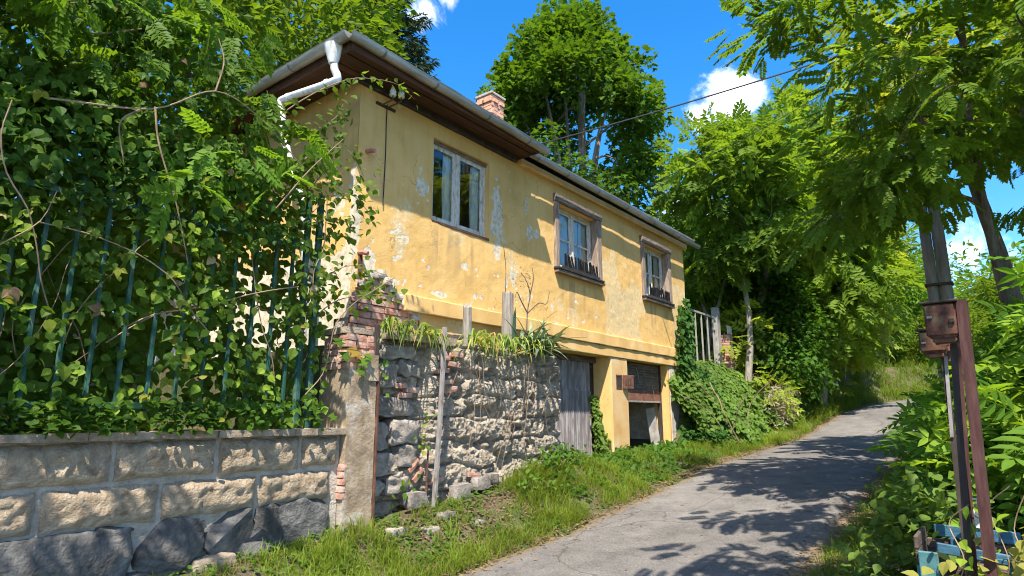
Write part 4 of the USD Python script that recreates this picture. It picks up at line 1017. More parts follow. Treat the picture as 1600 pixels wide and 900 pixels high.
# loose stones lying on the verge
labels = ['flat pale stone lying beside the leaning steel post', 'small pinkish stone on the bare soil before the rubble wall', 'grey lump of stone half sunk in the grass by the gate pier', 'small stone on the verge right of the steel post']
for k, (x, y, s_) in enumerate([(-5.58, 5.75, .10), (-5.42, 5.35, .07), (-5.55, 4.95, .08), (-5.35, 6.1, .055)]):
    z = float(ground_z(x, y))
    tag(obj('fallen_stone', rock((x - s_, y - s_ * 1.3, z - s_ * .7), (x + s_, y + s_ * 1.3, z + s_ * .38), k + 800, .03, 2, .3), 'rubble_stone', None, smooth=40), labels[k], 'stone')

# ------------------------------------------------------------------ posts on and before the rubble wall
sp = thing('steel_post', 'leaning rust-streaked steel post standing in front of the rubble wall', 'post', (-5.78, 5.85, .35))
pts = np.array([(-5.80, 5.80, .25), (-5.775, 5.84, 1.2), (-5.765, 5.875, 2.0), (-5.76, 5.90, 2.76)])
for dx, dy, w1, w2 in ((0, 0, .012, .036), (-.026, -.016, .042, .012)):
    P = []
    for p in curve(pts, 4):
        P += [p + [dx - w1 / 2, dy - w2 / 2, 0], p + [dx + w1 / 2, dy - w2 / 2, 0], p + [dx + w1 / 2, dy + w2 / 2, 0], p + [dx - w1 / 2, dy + w2 / 2, 0]]
    n = len(P) // 4
    Fc = [(0, 2, 1), (0, 3, 2), (4 * n - 4, 4 * n - 3, 4 * n - 2), (4 * n - 4, 4 * n - 2, 4 * n - 1)]
    for i in range(n - 1):
        for j in range(4):
            a, b2 = 4 * i + j, 4 * i + (j + 1) % 4
            Fc += [(a, b2, b2 + 4), (a, b2 + 4, a + 4)]
    obj('angle_flange', (np.array(P), np.array(Fc)), 'pale_steel' if w1 < .05 else 'rust', sp)
tag(obj('steel_rod', tube([(-5.86, 5.70, .3), (-5.85, 5.72, 1.25)], .012, 6), 'rust', None), 'thin rusty rod standing beside the leaning steel post', 'rod')


def wood_post(name, label, x, y, z0, z1, r, seed, lean):
    rg = np.random.default_rng(seed)
    m = trimesh.creation.cylinder(1.0, 1.0, sections=12).subdivide().subdivide()
    v = np.array(m.vertices); v[:, 2] += .5
    rad = 1 + .22 * (fbm(np.stack([v[:, 0] * 2.2, v[:, 1] * 2.2, v[:, 2] * .6 + seed], -1), 3, seed) - .5) * 2
    top = v[:, 2] > .97
    v[:, :2] *= (rad * r * np.where(v[:, 2] > .5, .92, 1.0))[:, None]
    v[:, 2] = z0 + v[:, 2] * (z1 - z0) + top * (fbm(v * 18, 2, seed) - .5) * .14
    v[:, 0] += x + lean[0] * (v[:, 2] - z0); v[:, 1] += y + lean[1] * (v[:, 2] - z0)
    return tag(obj(name, (v, m.faces), 'post_wood', None, smooth=45), label, 'post')


wood_post('wooden_post', 'shorter weathered wooden post stub on top of the rubble wall', -6.20, 6.80, 2.45, 3.22, .070, 3, (0, 0))
wood_post('wooden_post', 'taller split wooden post behind the spiky plant on the rubble wall', -6.22, 7.79, 2.45, 3.58, .098, 4, (0, 0))
m = rough_box(-6.30, -6.10, 6.25, 6.62, 2.68, 2.74, 3, .03, .06)
tag(obj('scrap_plank', m, 'rotten_wood', None, smooth=40), 'broken scrap of dark wood lying on the rubble wall', 'scrap')

# ------------------------------------------------------------------ green steel fence
fe = thing('green_fence', 'tall green painted steel bar fence overgrown with creeper on the stone wall', 'fence', (-6.0, 2.5, 1.46))
for k, y in enumerate([-.82, -.60, -.38, -.15, .10, .36, .60, .84, 1.07, 1.27, 1.47, 1.69, 1.91, 2.14, 2.38, 2.62, 2.85, 3.08, 3.30, 3.52, 3.72]):
    obj('bar', cbox(-6.018, -5.982, y - .016, y + .016, 1.56, 3.60 + .02 * (k % 2), .003), 'green_steel', fe)
for y, t_ in ((3.88, .028), (4.03, .03)):
    obj('post', cbox(-6.0 - t_, -6.0 + t_, y - t_, y + t_, 1.455, 4.12, .004), 'green_steel', fe)
obj('rail', cbox(-6.03, -5.97, -1.5, 3.85, 1.66, 1.715, .004), 'green_steel', fe)
obj('rail', cbox(-6.03, -5.97, -1.5, 3.85, 3.42, 3.47, .004), 'green_steel', fe)

# ------------------------------------------------------------------ yard gate right of the garage
ga = thing('yard_gate', 'grey barred metal gate with a thick post above the ivy bank', 'gate', (-7.0, 18.2, 3.0))
obj('top_rail', cbox(-7.03, -6.97, 17.17, 19.12, 4.62, 4.68, .005), 'gate_paint', ga)
obj('bottom_rail', cbox(-7.03, -6.97, 17.17, 19.12, 3.06, 3.12, .005), 'gate_paint', ga)
for y in (17.2, 17.68, 18.16, 18.64, 19.10):
    obj('bar', cbox(-7.022, -6.978, y - .018, y + .018, 3.122, 4.618, .004), 'gate_paint', ga)
obj('gate_post', cbox(-7.09, -6.91, 19.24, 19.52, 2.9, 4.98, .012), 'gate_paint', ga)
obj('hinge', cbox(-7.01, -6.985, 19.128, 19.25, 4.2, 4.26, .003), 'rust', ga)
bp = thing('brick_stump', 'ruined red brick stump beside the gate post', 'brick pillar', (-6.9, 19.85, 3.0))
obj('mortar_core', box(-7.1, -6.72, 19.66, 20.02, 2.8, 4.14), 'mortar', bp)
rg = np.random.default_rng(9)
for k in range(14):
    for j in range(2):
        a = 19.64 + j * .2 + rg.uniform(-.01, .01)
        obj('brick', rock((-7.12, a, 2.95 + k * .085), (-6.70 + rg.uniform(-.03, .02), a + .185, 3.025 + k * .085), k * 2 + j, .012, 1, .15), 'brick', bp)
wr = thing('wire_rack', 'small white wire rack standing on the brick stump', 'rack', (-6.9, 19.85, 4.2))
for j in range(5):
    y = 19.66 + j * .09
    obj('wire', tube([(-6.75, y, 4.17), (-6.75, y, 4.42)], .012, 5), 'porcelain', wr)
obj('wire', tube([(-6.75, 19.64, 4.42), (-6.75, 20.05, 4.42)], .014, 5), 'porcelain', wr)
m = rough_box(-6.95, -6.85, 21.55, 22.0, 3.2, 4.30, 6, .015, .1)
tag(obj('stone_slab', m, 'rubble_stone', None, smooth=40), 'pale upright stone slab among the bushes right of the gate', 'stone')

# picket fence far along the lane
pf = thing('picket_fence', 'low broken wooden picket fence far along the left verge', 'fence', (-5.6, 26.4, 1.9))
rg = np.random.default_rng(14)
for k in range(15):
    x, y = -6.15 + .075 * k, 26.25 + .035 * k
    z = float(ground_z(-6.0, y)) - .05
    if k in (5, 6, 8, 10):
        continue
    s = cbox(-.032, .032, -.012, .012, 0, .66 + .1 * rg.random(), .004)
    s.apply_transform(trimesh.transformations.rotation_matrix(.1 * rg.normal(), [0, 1, 0])); s.apply_translation([x, y, z])
    obj('picket', s, 'picket', pf)
for zz_ in (.22, .55):
    z = float(ground_z(-6.0, 26.4)) + zz_
    obj('rail', tube([(-6.2, 26.27, z), (-5.05, 26.79, z + .02)], .022, 5), 'picket', pf)

# ------------------------------------------------------------------ rusty meter boxes on posts, right foreground
def prism(p0, p1, w, d, mat_, parent, name, rot=0.0):
    p0, p1 = np.array(p0, float), np.array(p1, float)
    c, s = math.cos(rot), math.sin(rot)
    q = np.array([(-w / 2, -d / 2), (w / 2, -d / 2), (w / 2, d / 2), (-w / 2, d / 2)]) @ np.array([[c, s], [-s, c]])
    P = np.vstack([np.column_stack([q + p[:2], np.full(4, p[2])]) for p in (p0, p1)])
    return obj(name, trimesh.convex.convex_hull(P), mat_, parent)


RB = -.10
fs = thing('meter_stand', 'front rusty meter box on a maroon channel post and a dark post', 'meter box', (-.22, 5.0, .2))
prism((-.250, 4.965, .15), (-.182, 4.965, 2.345), .012, .055, 'maroon_steel', fs, 'channel_post', -.1)
prism((-.224, 4.940, .15), (-.156, 4.940, 2.345), .046, .012, 'maroon_steel', fs, 'channel_post', -.1)
prism((-.203, 4.966, .15), (-.135, 4.966, 2.335), .010, .050, 'maroon_steel', fs, 'channel_post', -.1)
prism((-.355, 5.10, .15), (-.245, 5.14, 2.08), .034, .045, 'dark_steel', fs, 'angle_post', .2)
prism((-.345, 5.145, .15), (-.235, 5.185, 2.08), .058, .012, 'maroon_steel', fs, 'angle_post', .2)


def meter_box(cx, cy, z0, z1, w, d, parent, rot):
    Rm = trimesh.transformations.rotation_matrix(rot, [0, 0, 1])
    def put(m, name, mt, par):
        m.apply_transform(Rm); m.apply_translation([cx, cy, 0]); return obj(name, m, mt, par, smooth=30)
    b = put(cbox(-w / 2, w / 2, -d / 2, d / 2, z0, z1, .022), 'box_body', 'rust_box', parent)
    put(cbox(-w / 2 + .012, w / 2 - .012, -d / 2 - .012, -d / 2 - .0005, z0 + .018, z1 - .015, .005), 'box_door', 'rust_box', b)
    put(cbox(-w / 2 - .014, w / 2 + .014, -d / 2 - .022, d / 2 + .01, z1 + .0005, z1 + .016, .005), 'box_lid', 'dark_steel', b)
    put(cbox(-w / 2 + .03, w / 2 - .02, -d / 2 + .01, d / 2 - .02, z0 - .03, z0 - .0005, .008), 'box_bottom', 'rust', b)
    put(cbox(w / 2 - .045, w / 2 - .015, -d / 2 - .03, -d / 2 - .0125, z0 + .09, z0 + .12, .004), 'latch', 'dark_steel', b)
    put(cbox(-w / 2 + .02, -w / 2 + .05, -d / 2 - .026, -d / 2 - .0125, z1 - .10, z1 - .085, .003), 'hinge', 'pale_steel', b)
    put(cbox(w / 2 - .01, w / 2 + .05, -d / 2 + .03, -d / 2 + .055, z0 + .05, z0 + .075, .004), 'strap', 'rust', b)


meter_box(-.278, 5.02, 2.105, 2.335, .185, .16, fs, RB)
bs = thing('meter_stand', 'rear rusty meter box behind the front one on a thin post', 'meter box', (-.38, 5.6, .2))
meter_box(-.385, 5.62, 2.055, 2.225, .165, .17, bs, RB)
prism((-.375, 5.60, .15), (-.335, 5.60, 2.03), .034, .034, 'dark_steel', bs, 'lower_post')
prism((-.352, 5.575, 1.45), (-.322, 5.575, 2.03), .022, .012, 'pale_steel', bs, 'bright_strip')
obj('knob', tube([(-.30, 5.53, 2.10), (-.30, 5.53, 1.99)], .011, 6), 'rust', bs)
obj('knob', tube([(-.27, 5.53, 2.13), (-.29, 5.50, 2.06)], .014, 6), 'rust', bs)

# ------------------------------------------------------------------ broken turquoise box under the posts
tb = thing('wooden_box', 'broken turquoise and blue painted wooden box behind the rusty posts', 'box', (-.1, 5.55, .2))
L0, L1 = -.615, .42


def plank(x0, x1, y0, y1, z0, z1, mt, ry_=0.0, rz_=0.0, name='plank'):
    m = cbox(-(x1 - x0) / 2, (x1 - x0) / 2, -(y1 - y0) / 2, (y1 - y0) / 2, -(z1 - z0) / 2, (z1 - z0) / 2, .006)
    m.apply_transform(trimesh.transformations.rotation_matrix(ry_, [0, 1, 0])); m.apply_transform(trimesh.transformations.rotation_matrix(rz_, [0, 0, 1]))
    m.apply_translation([(x0 + x1) / 2, (y0 + y1) / 2, (z0 + z1) / 2])
    obj(name, m, mt, tb)


plank(L0, -.50, 5.25, 5.28, .16, .70, 'turquoise', 0, 0, 'corner_panel')
plank(-.14, L1, 5.25, 5.28, .48, .655, 'turquoise', .02, 0)
plank(-.20, L1, 5.245, 5.275, .665, .70, 'blue_paint', .02, 0)
plank(-.46, L1, 5.26, 5.285, .20, .33, 'turquoise', .0, 0)
plank(L0 - .02, L0 + .005, 5.285, 5.88, .16, .60, 'turquoise', 0, 0, 'end_panel')
plank(L0 - .018, L0 + .003, 5.285, 5.88, .605, .70, 'rotten_wood', 0, 0, 'end_panel')
plank(L0 - .02, L0 + .005, 5.285, 5.88, .705, .79, 'rotten_wood', .0, 0, 'end_panel')
plank(L0, L1, 5.86, 5.885, .30, .70, 'rotten_wood', 0, 0)
plank(-.56, -.05, 5.84, 5.87, .715, .80, 'blue_paint', .02, 0)
plank(-.04, L1, 5.85, 5.875, .705, .785, 'rotten_wood', .03, 0)
plank(-.54, -.12, 5.62, 5.65, .62, .69, 'blue_paint', .10, .10)
plank(-.47, -.43, 5.835, 5.86, .60, .72, 'blue_paint', 0, 0, 'batten')
plank(-.35, L1, 5.42, 5.50, .58, .61, 'rotten_wood', .05, .06)
plank(-.30, L1, 5.52, 5.60, .55, .575, 'rotten_wood', -.03, -.04)
plank(-.40, L1, 5.66, 5.80, .50, .53, 'rotten_wood', .02, .03)
plank(L0, L1, 5.285, 5.86, .17, .20, 'rotten_wood', 0, 0, 'base_board')
tag(obj('white_post_stub', cbox(-.32, -.28, 6.1, 6.14, .4, .98, .006), 'porcelain', None), 'short pale stub standing behind the broken blue box', 'stub')

# ------------------------------------------------------------------ utility pole and its wires
up_ = thing('utility_pole', 'grey twin concrete utility pole rising behind the meter boxes', 'utility pole', (-.75, 14.0, .9))
zg = float(ground_z(-.7, 14))
obj('pole', tube([(-.865, 14.0, zg - .3), (-.86, 14.0, 5.0), (-.85, 14.0, 9.6)], [.10, .092, .08], 12), 'concrete_pole', up_, smooth=50)
obj('pole', tube([(-.655, 14.02, zg - .3), (-.66, 14.02, 5.0), (-.68, 14.02, 9.6)], [.115, .105, .09], 12), 'concrete_pole', up_, smooth=50)
for z in (4.0, 6.5, 8.5):
    obj('clamp_band', cbox(-.98, -.53, 13.88, 14.14, z, z + .05, .01), 'dark_steel', up_)
obj('crossarm', cbox(-1.5, -.1, 13.84, 13.92, 9.0, 9.1, .01), 'dark_steel', up_)
A = np.array([-.77, 13.9, 9.25]); B = np.array([-9.3, 11.2, 8.0])


def wire(a, b2, sag, r, label):
    t = np.linspace(0, 1, 40)[:, None]
    p = a + (b2 - a) * t - np.array([0, 0, 1]) * (4 * sag * t * (1 - t))
    tag(obj('power_line', tube(p, r, 5), 'cable', None), label, 'cable')


wire(A, B, .10, .018, 'thick black service cable from the pole to the house roof')
wire(A + [.3, 0, -.1], np.array([-8.9, 14.6, 7.35]), .3, .008, 'thin lower wire crossing in front of the big maple')

# ------------------------------------------------------------------ creeper over the fence and the mass above it
rg = np.random.default_rng(101)


def leaf_sheet(n, ylo, yhi, zlo, zhi, x0, xs, keep, seed, size, tpl=OVATE, droop=.8, face=(1.0, -.25, .55), mess=.45):
    rg = np.random.default_rng(seed)
    y, z = rg.uniform(ylo, yhi, n * 4), rg.uniform(zlo, zhi, n * 4)
    ok = rg.random(n * 4) < keep(y, z)
    y, z = y[ok][:n], z[ok][:n]
    bump = (fbm(np.stack([y * 1.6, z * 1.6, 0 * y], -1), 3, seed) - .5) * .5
    pos = np.stack([x0 + bump + rg.normal(size=len(y)) * xs, y, z], -1)
    axis = np.stack([rg.normal(size=len(y)) * .3 + .35, rg.normal(size=len(y)) * .75, rg.normal(size=len(y)) * .35 - droop], -1)
    nor = np.array(face) + rg.normal(size=(len(y), 3)) * mess
    return pos, axis, nor, rg.uniform(size[0], size[1], len(y))


def dens(seed, lo=.36, hi=.52, s=2.6):
    return lambda y, z: smooth01(fbm(np.stack([y * s, z * s, 0 * y], -1), 3, seed), lo, hi)


def fence_keep(y, z):
    d = dens(111, .34, .48)(y, z)
    thin = smooth01(y, 2.5, 3.4) * smooth01(z, 2.0, 2.3) * smooth01(z, 4.0, 3.7)
    return np.clip(d * (1 - .15 * thin) + .9 * smooth01(z, 1.95, 1.6) + 1.0 * smooth01(z, 3.1, 3.45) * (y < 3.7), 0, 1)


cr = thing('creeper', 'dark green creeper with heart shaped leaves climbing the green steel fence', 'climbing plant', (-5.95, 2.4, 1.47))
pos, axis, nor, size = leaf_sheet(1900, -.8, 4.12, 1.50, 4.35, -5.86, .05, fence_keep, 112, (.045, .115))
# the largest leaves are pieces of their own
vis = np.argsort(-(pos[:, 0] * 2 + rg.random(len(pos)) * .35) + 5 * ((pos[:, 1] < .9) | (pos[:, 2] > 4.2)))
big, rest = vis[:300], vis[300:]
for i in big:
    m = place(TRIFOL if i % 3 == 0 else OVATE, pos[i:i + 1], axis[i:i + 1], nor[i:i + 1], size[i:i + 1] * (1.12 if i % 3 else 1.35))
    obj('leaf', m, ('dry_leaf' if (i * 7) % 23 == 1 else 'creeper_leaf') if (i * 7) % 11 else 'shoot_leaf', cr)
back = leaf_sheet(5000, -.9, 4.0, 1.46, 4.5, -6.28, .16, lambda y, z: np.clip(dens(113, .3, .42)(y, z) * (1 - .28 * smooth01(y, 2.35, 3.1) * smooth01(z, 1.9, 2.2)), 0, 1), 114, (.08, .14))
deep = leaf_sheet(3600, -1.2, 3.9, 1.46, 4.6, -6.75, .2, lambda y, z: np.clip(1.0 - .75 * smooth01(y, 2.0, 3.0), 0, 1), 115, (.09, .15))
obj('foliage', join([place(OVATE, pos[rest[::2]], axis[rest[::2]], nor[rest[::2]], size[rest[::2]]), place(TRIFOL, pos[rest[1::2]], axis[rest[1::2]], nor[rest[1::2]], size[rest[1::2]] * 1.25), place(OVATE, *back), place(OVATE, *deep)]), 'creeper_leaf', cr, kind='stuff')
topl = leaf_sheet(380, -.8, 3.75, 3.35, 4.0, -5.80, .05, lambda y, z: np.ones(len(y)), 118, (.06, .12))
obj('top_foliage', place(OVATE, *topl), 'creeper_leaf', cr, kind='stuff')
low = leaf_sheet(1300, -.8, 4.05, 1.47, 1.72, -5.79, .035, dens(116, .34, .5), 117, (.05, .09), droop=.1, face=(.6, -.2, 1.0))
obj('ground_shoots', place(OVATE, *low), 'creeper_leaf', cr, kind='stuff')
y = rg.uniform(.9, 4.1, 46)
sh_ = [leaf_sheet(14, a - .12, a + .12, b2 - .25, b2 + .2, -5.74, .03, lambda y, z: np.ones(len(y)), int(k), (.06, .10)) for k, (a, b2) in enumerate(zip([2.75, 2.85, 2.9, 3.05, 1.2, 1.7, 3.4, 2.6, 1.35, 2.2, 3.75], [2.75, 2.5, 2.25, 2.1, 2.6, 1.9, 1.85, 3.3, 3.1, 1.75, 2.8]))]
obj('bright_shoots', join([place(OVATE, *s) for s in sh_]), 'shoot_leaf', cr, kind='stuff')
st = []
for k in range(18):
    y0, z0 = rg.uniform(.6, 4.0), rg.uniform(1.5, 2.4)
    p = [np.array([-5.9 + rg.normal() * .08, y0, z0])]
    d = np.array([.0, rg.normal() * .5, .8])
    for _ in range(6):
        d = unit(d + rg.normal(size=3) * [.1, .25, .15]); p.append(p[-1] + d * .28)
    st.append(tube(curve(p, 3), rg.uniform(.003, .007), 4, caps=False))
obj('stems', cat_(st), 'twig', cr, kind='stuff')

# the thicket of creeper and acacia shoots hanging over the top of the fence
th = thing('thicket', 'dark thicket of creeper and acacia shoots bulging over the top of the fence', 'shrub', (-6.3, 1.6, 1.5))


def thicket_pts(rg, n):
    out = []
    while len(out) < n:
        y, z = rg.uniform(-2.2, 4.2, n * 3), rg.uniform(3.7, 6.1, n * 3)
        lim = np.interp(z, [3.7, 4.2, 4.7, 5.2, 5.6, 6.2, 7.2], [3.95, 3.7, 3.45, 3.3, 2.9, 2.2, 1.4])
        x = -6.35 + rg.uniform(-.55, .5, n * 3) + (fbm(np.stack([y * 1.1, z * 1.1, 0 * y], -1), 3, 7) - .5) * .9
        ok = (y < lim + rg.normal(size=n * 3) * .12) & (fbm(np.stack([x * 1.5, y * 1.5, z * 1.5], -1), 3, 8) > .43)
        out += list(np.stack([x, y, z], -1)[ok])
    return np.array(out[:n])


c = thicket_pts(rg, 300)
obj('foliage', clump_leaves(c, 24, .17, TRIFOL, .105, rg, droop=.9, up=.35, jitter=.6), 'creeper_leaf', th, kind='stuff')
obj('withered_leaves', clump_leaves(c[::4], 2, .2, OVATE, .09, rg, droop=.9, up=.35, jitter=.6), 'dry_leaf', th, kind='stuff')
c2 = thicket_pts(rg, 190)
obj('fronds', clump_leaves(c2[c2[:, 2] > 4.4], 6, .22, PINN, .30, rg, droop=.75, up=.9), 'robinia_leaf', th, kind='stuff')
c3 = np.array([(-5.62, 1.25, 5.02), (-5.6, 1.05, 5.25), (-5.65, 1.5, 5.05), (-5.55, 2.65, 4.05), (-5.6, 2.45, 3.85), (-5.6, 3.35, 4.35), (-5.6, 2.2, 3.6), (-5.6, 3.2, 3.9), (-5.65, 1.1, 4.6), (-5.7, 3.5, 4.6)])
obj('bright_fronds', clump_leaves(c3, 5, .16, PINN, .34, rg, droop=.6, up=1.0), 'shoot_leaf', th, kind='stuff')
st = []
for k in range(3):
    p = [np.array([-6.0 + rg.normal() * .2, rg.uniform(-.5, 3.4), rg.uniform(3.9, 6.0)])]
    d = unit(rg.normal(size=3) * [.3, 1, .8])
    for _ in range(6):
        d = unit(d + rg.normal(size=3) * [.15, .4, .4] - [0, 0, .08]); p.append(p[-1] + d * .2)
    st.append(tube(curve(p, 3), np.linspace(.008, .003, 19), 4, caps=False))
for ctrl in ([(-5.75, 1.3, 4.1), (-5.6, 2.0, 4.25), (-5.55, 2.5, 4.62), (-5.6, 3.0, 4.55), (-5.6, 3.5, 4.2)], [(-5.55, 2.5, 4.62), (-5.55, 2.55, 4.95), (-5.6, 2.5, 5.2)], [(-5.55, 2.0, 4.25), (-5.5, 2.05, 3.9), (-5.5, 2.25, 3.4), (-5.5, 2.4, 2.9)], [(-5.6, 1.9, 4.2), (-5.55, 1.75, 4.0), (-5.5, 1.8, 3.65)], [(-5.7, 3.3, 3.7), (-5.6, 3.6, 4.2), (-5.6, 4.0, 4.7)]):
    st.append(tube(curve(ctrl, 6), np.linspace(.009, .004, 6 * (len(ctrl) - 1) + 1), 5))
obj('branches', cat_(st), 'twig', th, kind='stuff')

# vines reaching across the end wall, the gutter and the pier
vn = thing('vine', 'loose vine trailing across the end wall, the white pipe and the gutter corner', 'climbing plant', (-6.2, 4.1, 2.5))
VL = 1.0
tr_ = [[(-6.2, 3.2, 4.6), (-5.95, 3.7, 5.2), (-5.8, 4.1, 5.55), (-5.75, 4.45, 5.72), (-5.7, 4.85, 5.80), (-5.7, 5.15, 5.72)], [(-6.0, 3.5, 4.2), (-5.95, 3.9, 4.6), (-5.9, 4.25, 4.75), (-5.9, 4.5, 4.55), (-5.85, 4.6, 4.25)], [(-6.0, 3.7, 3.6), (-5.95, 4.1, 4.1), (-5.9, 4.4, 4.2), (-5.85, 4.65, 4.0)],
       [(-6.1, 3.9, 2.7), (-6.0, 4.2, 3.2), (-5.9, 4.5, 3.35), (-5.85, 4.75, 3.2)], [(-6.1, 4.0, 2.6), (-6.0, 4.3, 2.9), (-5.85, 4.6, 3.0), (-5.8, 4.95, 3.05)], [(-6.0, 3.4, 4.9), (-6.0, 3.8, 4.85), (-5.95, 4.1, 5.1), (-5.9, 4.2, 5.35)], [(-6.1, 4.0, 2.9), (-6.05, 4.15, 3.6), (-6.0, 4.3, 3.9), (-5.95, 4.5, 3.75)], [(-6.1, 3.8, 4.0), (-6.05, 4.1, 4.5), (-6.0, 4.2, 5.0)]]
vl, vs = [], []
for k, ctrl in enumerate(tr_):
    cc = curve(ctrl, 9)
    vs.append(tube(cc, np.linspace(.008, .003, len(cc)), 5, caps=False))
    n = 62 if k else 46
    i = rg.integers(2, len(cc), n)
    p = cc[i] + rg.normal(size=(n, 3)) * (.09 if k else .05)
    vl.append(place(OVATE, p, np.stack([rg.normal(size=n) * .5 + .2, rg.normal(size=n) * .7 + .2, rg.normal(size=n) * .4 - .5], -1), np.array([.6, -.3, .8]) + rg.normal(size=(n, 3)) * .45, rg.uniform(.06, .12, n)))
obj('foliage', join(vl), 'creeper_leaf', vn, kind='stuff')
obj('stems', cat_(vs), 'twig', vn, kind='stuff')
for k, (p, s_) in enumerate([((-5.78, 4.38, 2.36), .20), ((-5.74, 4.50, 2.24), .15), ((-5.76, 4.28, 2.30), .16), ((-5.72, 4.46, 2.12), .13), ((-5.74, 4.58, 2.30), .13), ((-5.78, 4.20, 2.45), .16), ((-5.80, 4.18, 1.62), .12)]):
    obj('leaf', place(MAPLE, np.array([p]), np.array([[.5, .35 - .2 * (k % 3), -.55]]), np.array([[.8, -.2, .7]]), s_), 'shoot_leaf' if k % 3 == 1 else 'creeper_leaf', vn)

# ------------------------------------------------------------------ trees behind the house
rg = np.random.default_rng(202)
c = crown_points(rg, np.array([-15.5, 4.5, 9.5]), np.array([6.5, 6.5, 5.8]), 270, .55, .38, .35, 3)
tree('acacia_tree', 'tall bright yellow green acacia filling the top left corner behind the house', 'tree', [(-15.5, 4.0, 3), (-15.4, 4.4, 6), (-15.6, 4.6, 9), (-15.2, 4.6, 11)], .28, c, DIAMOND, 'bark_dark', 'acacia_leaf', per=190, spread=.62, size=.25, seed=11, droop=.45, every=2)
c = crown_points(rg, np.array([-12.5, -3.0, 8.5]), np.array([4.5, 4.5, 5.0]), 120, .5, .40, .4, 4)
tree('acacia_tree', 'second acacia at the far left edge behind the creeper thicket', 'tree', [(-12.5, -3.0, 2), (-12.3, -2.8, 5), (-12.5, -3, 9)], .25, c, DIAMOND, 'bark_dark', 'acacia_leaf', per=120, spread=.6, size=.21, seed=12, droop=.45, every=2)


def spruce(name, label, x, y, z0, h, rad, seed, n_wh):
    rg = np.random.default_rng(seed)
    t = thing(name, label, 'spruce', (x, y, z0))
    obj('trunk', tube([(x, y, z0 - .3), (x, y, z0 + h * .6), (x, y, z0 + h)], [.26, .15, .02], 8), 'bark_dark', t)
    P, A, br = [], [], []
    for k in range(n_wh):
        f_ = .15 + .85 * k / n_wh
        L = rad * (1.05 - f_) ** .8 * rg.uniform(.75, 1.1)
        for j in range(int(rg.integers(5, 8))):
            a = rg.uniform(0, 2 * math.pi)
            d = np.array([math.cos(a), math.sin(a), 0])
            root = np.array([x, y, z0 + h * f_ + rg.normal() * .15])
            q = np.linspace(.12, 1, max(5, int(L / .10)))
            path = root + np.outer(q * L, d) + np.outer(-.45 * L * q ** 1.2 + .28 * L * q ** 3, [0, 0, 1])
            br.append(tube(path[::3] if len(path) > 6 else path, .018, 4, caps=False))
            for _ in range(8):
                w_ = (1 - q) * .55 * L + .12
                s = rg.choice([-1, 1], len(q))
                side = np.array([-d[1], d[0], 0])
                P.append(path + side * (s * rg.random(len(q)) * w_ * .5)[:, None] + np.outer(-rg.random(len(q)) * .14, [0, 0, 1]))
                A.append(d * .8 + side * (s * .9)[:, None] + rg.normal(size=(len(q), 3)) * .25 - [0, 0, .45])
    P, A = np.vstack(P), np.vstack(A)
    obj('branches', cat_(br), 'bark_dark', t, kind='stuff')
    obj('needles', place(LANCE, P, A, np.array([0, 0, 1.0]) + rg.normal(size=(len(P), 3)) * .5, rg.uniform(.22, .42, len(P)), width=.55), 'spruce_needle', t, kind='stuff')


spruce('spruce_tree', 'dark tall spruce behind the roof corner', -19.4, 15.6, 3.5, 22.0, 4.3, 5, 42)
spruce('spruce_tree', 'small spruce tip just above the far end of the gutter', -17.5, 39, 4, 15.0, 2.6, 6, 22)
spruce('spruce_tree', 'slender spruce top left of the small white cloud, above the roof end', -14.9, 39.5, 4, 13.2, 2.2, 7, 20)

# the maple over the roof: clumps of foliage at the ends of long pale limbs
mc, mr_ = np.array([-12.75, 20.1, 13.2]), np.array([3.05, 3.05, 5.5])
c = []
while len(c) < 185:
    u = unit(rg.normal(size=3)) * rg.uniform(.42, 1) ** (1 / 2.2)
    p = mc + u * mr_
    r_ = .78 + .26 * float(smooth01(-u[2], -.9, .1))
    p[:2] = mc[:2] + u[:2] * mr_[:2] * r_ * 1.12
    lat = abs((p - mc) @ np.array([.79, .62, 0]) + .15)
    if lat < 1.55 and 8.6 < p[2] < 13.4 and rg.random() < .93:
        continue
    if p[2] < 7.4 or float(fbm(p[None] * .55, 3, 15)[0]) < .40:
        continue
    c.append(p)
c = np.array(c)
lim_ = np.array([.845, .534, 0])
mp = tree('maple_tree', 'big round crowned maple with pale limbs rising behind the roof', 'tree', [(-12.6, 20.0, 3.0), (-12.5, 20.1, 7.0), (-12.3, 20.2, 10.5), (-12.4, 20.4, 14.0), (-12.3, 20.3, 16.5)], .24, c, MAPLE, 'bark_pale', 'maple_leaf', per=135, spread=.46, size=.24, mid=mc - [0, 0, 1.5], seed=13, droop=.5, jitter=.5)

for o, z, d in [(-2.1, 14.2, .4), (-1.3, 16.2, -.3), (-.35, 17.0, .5), (.7, 16.2, -.5), (1.6, 14.6, .3), (2.3, 12.4, -.4), (-2.3, 11.8, -.2), (1.2, 13.0, -1.0), (-.8, 13.5, -1.0)]:
    e = np.array([mc[0], mc[1], z]) + lim_ * o + np.array([-.53, .85, 0]) * d
    b0 = np.array([-12.52, 20.08, 6.8 + .25 * abs(o)])
    cc = curve([b0, b0 + (e - b0) * .3 + lim_ * o * .10 + [0, 0, .35], b0 + (e - b0) * .65 + [0, 0, .35], e], 6)
    obj('limb', tube(cc, np.linspace(.13, .03, len(cc)), 7), 'bark_pale', mp, smooth=True)

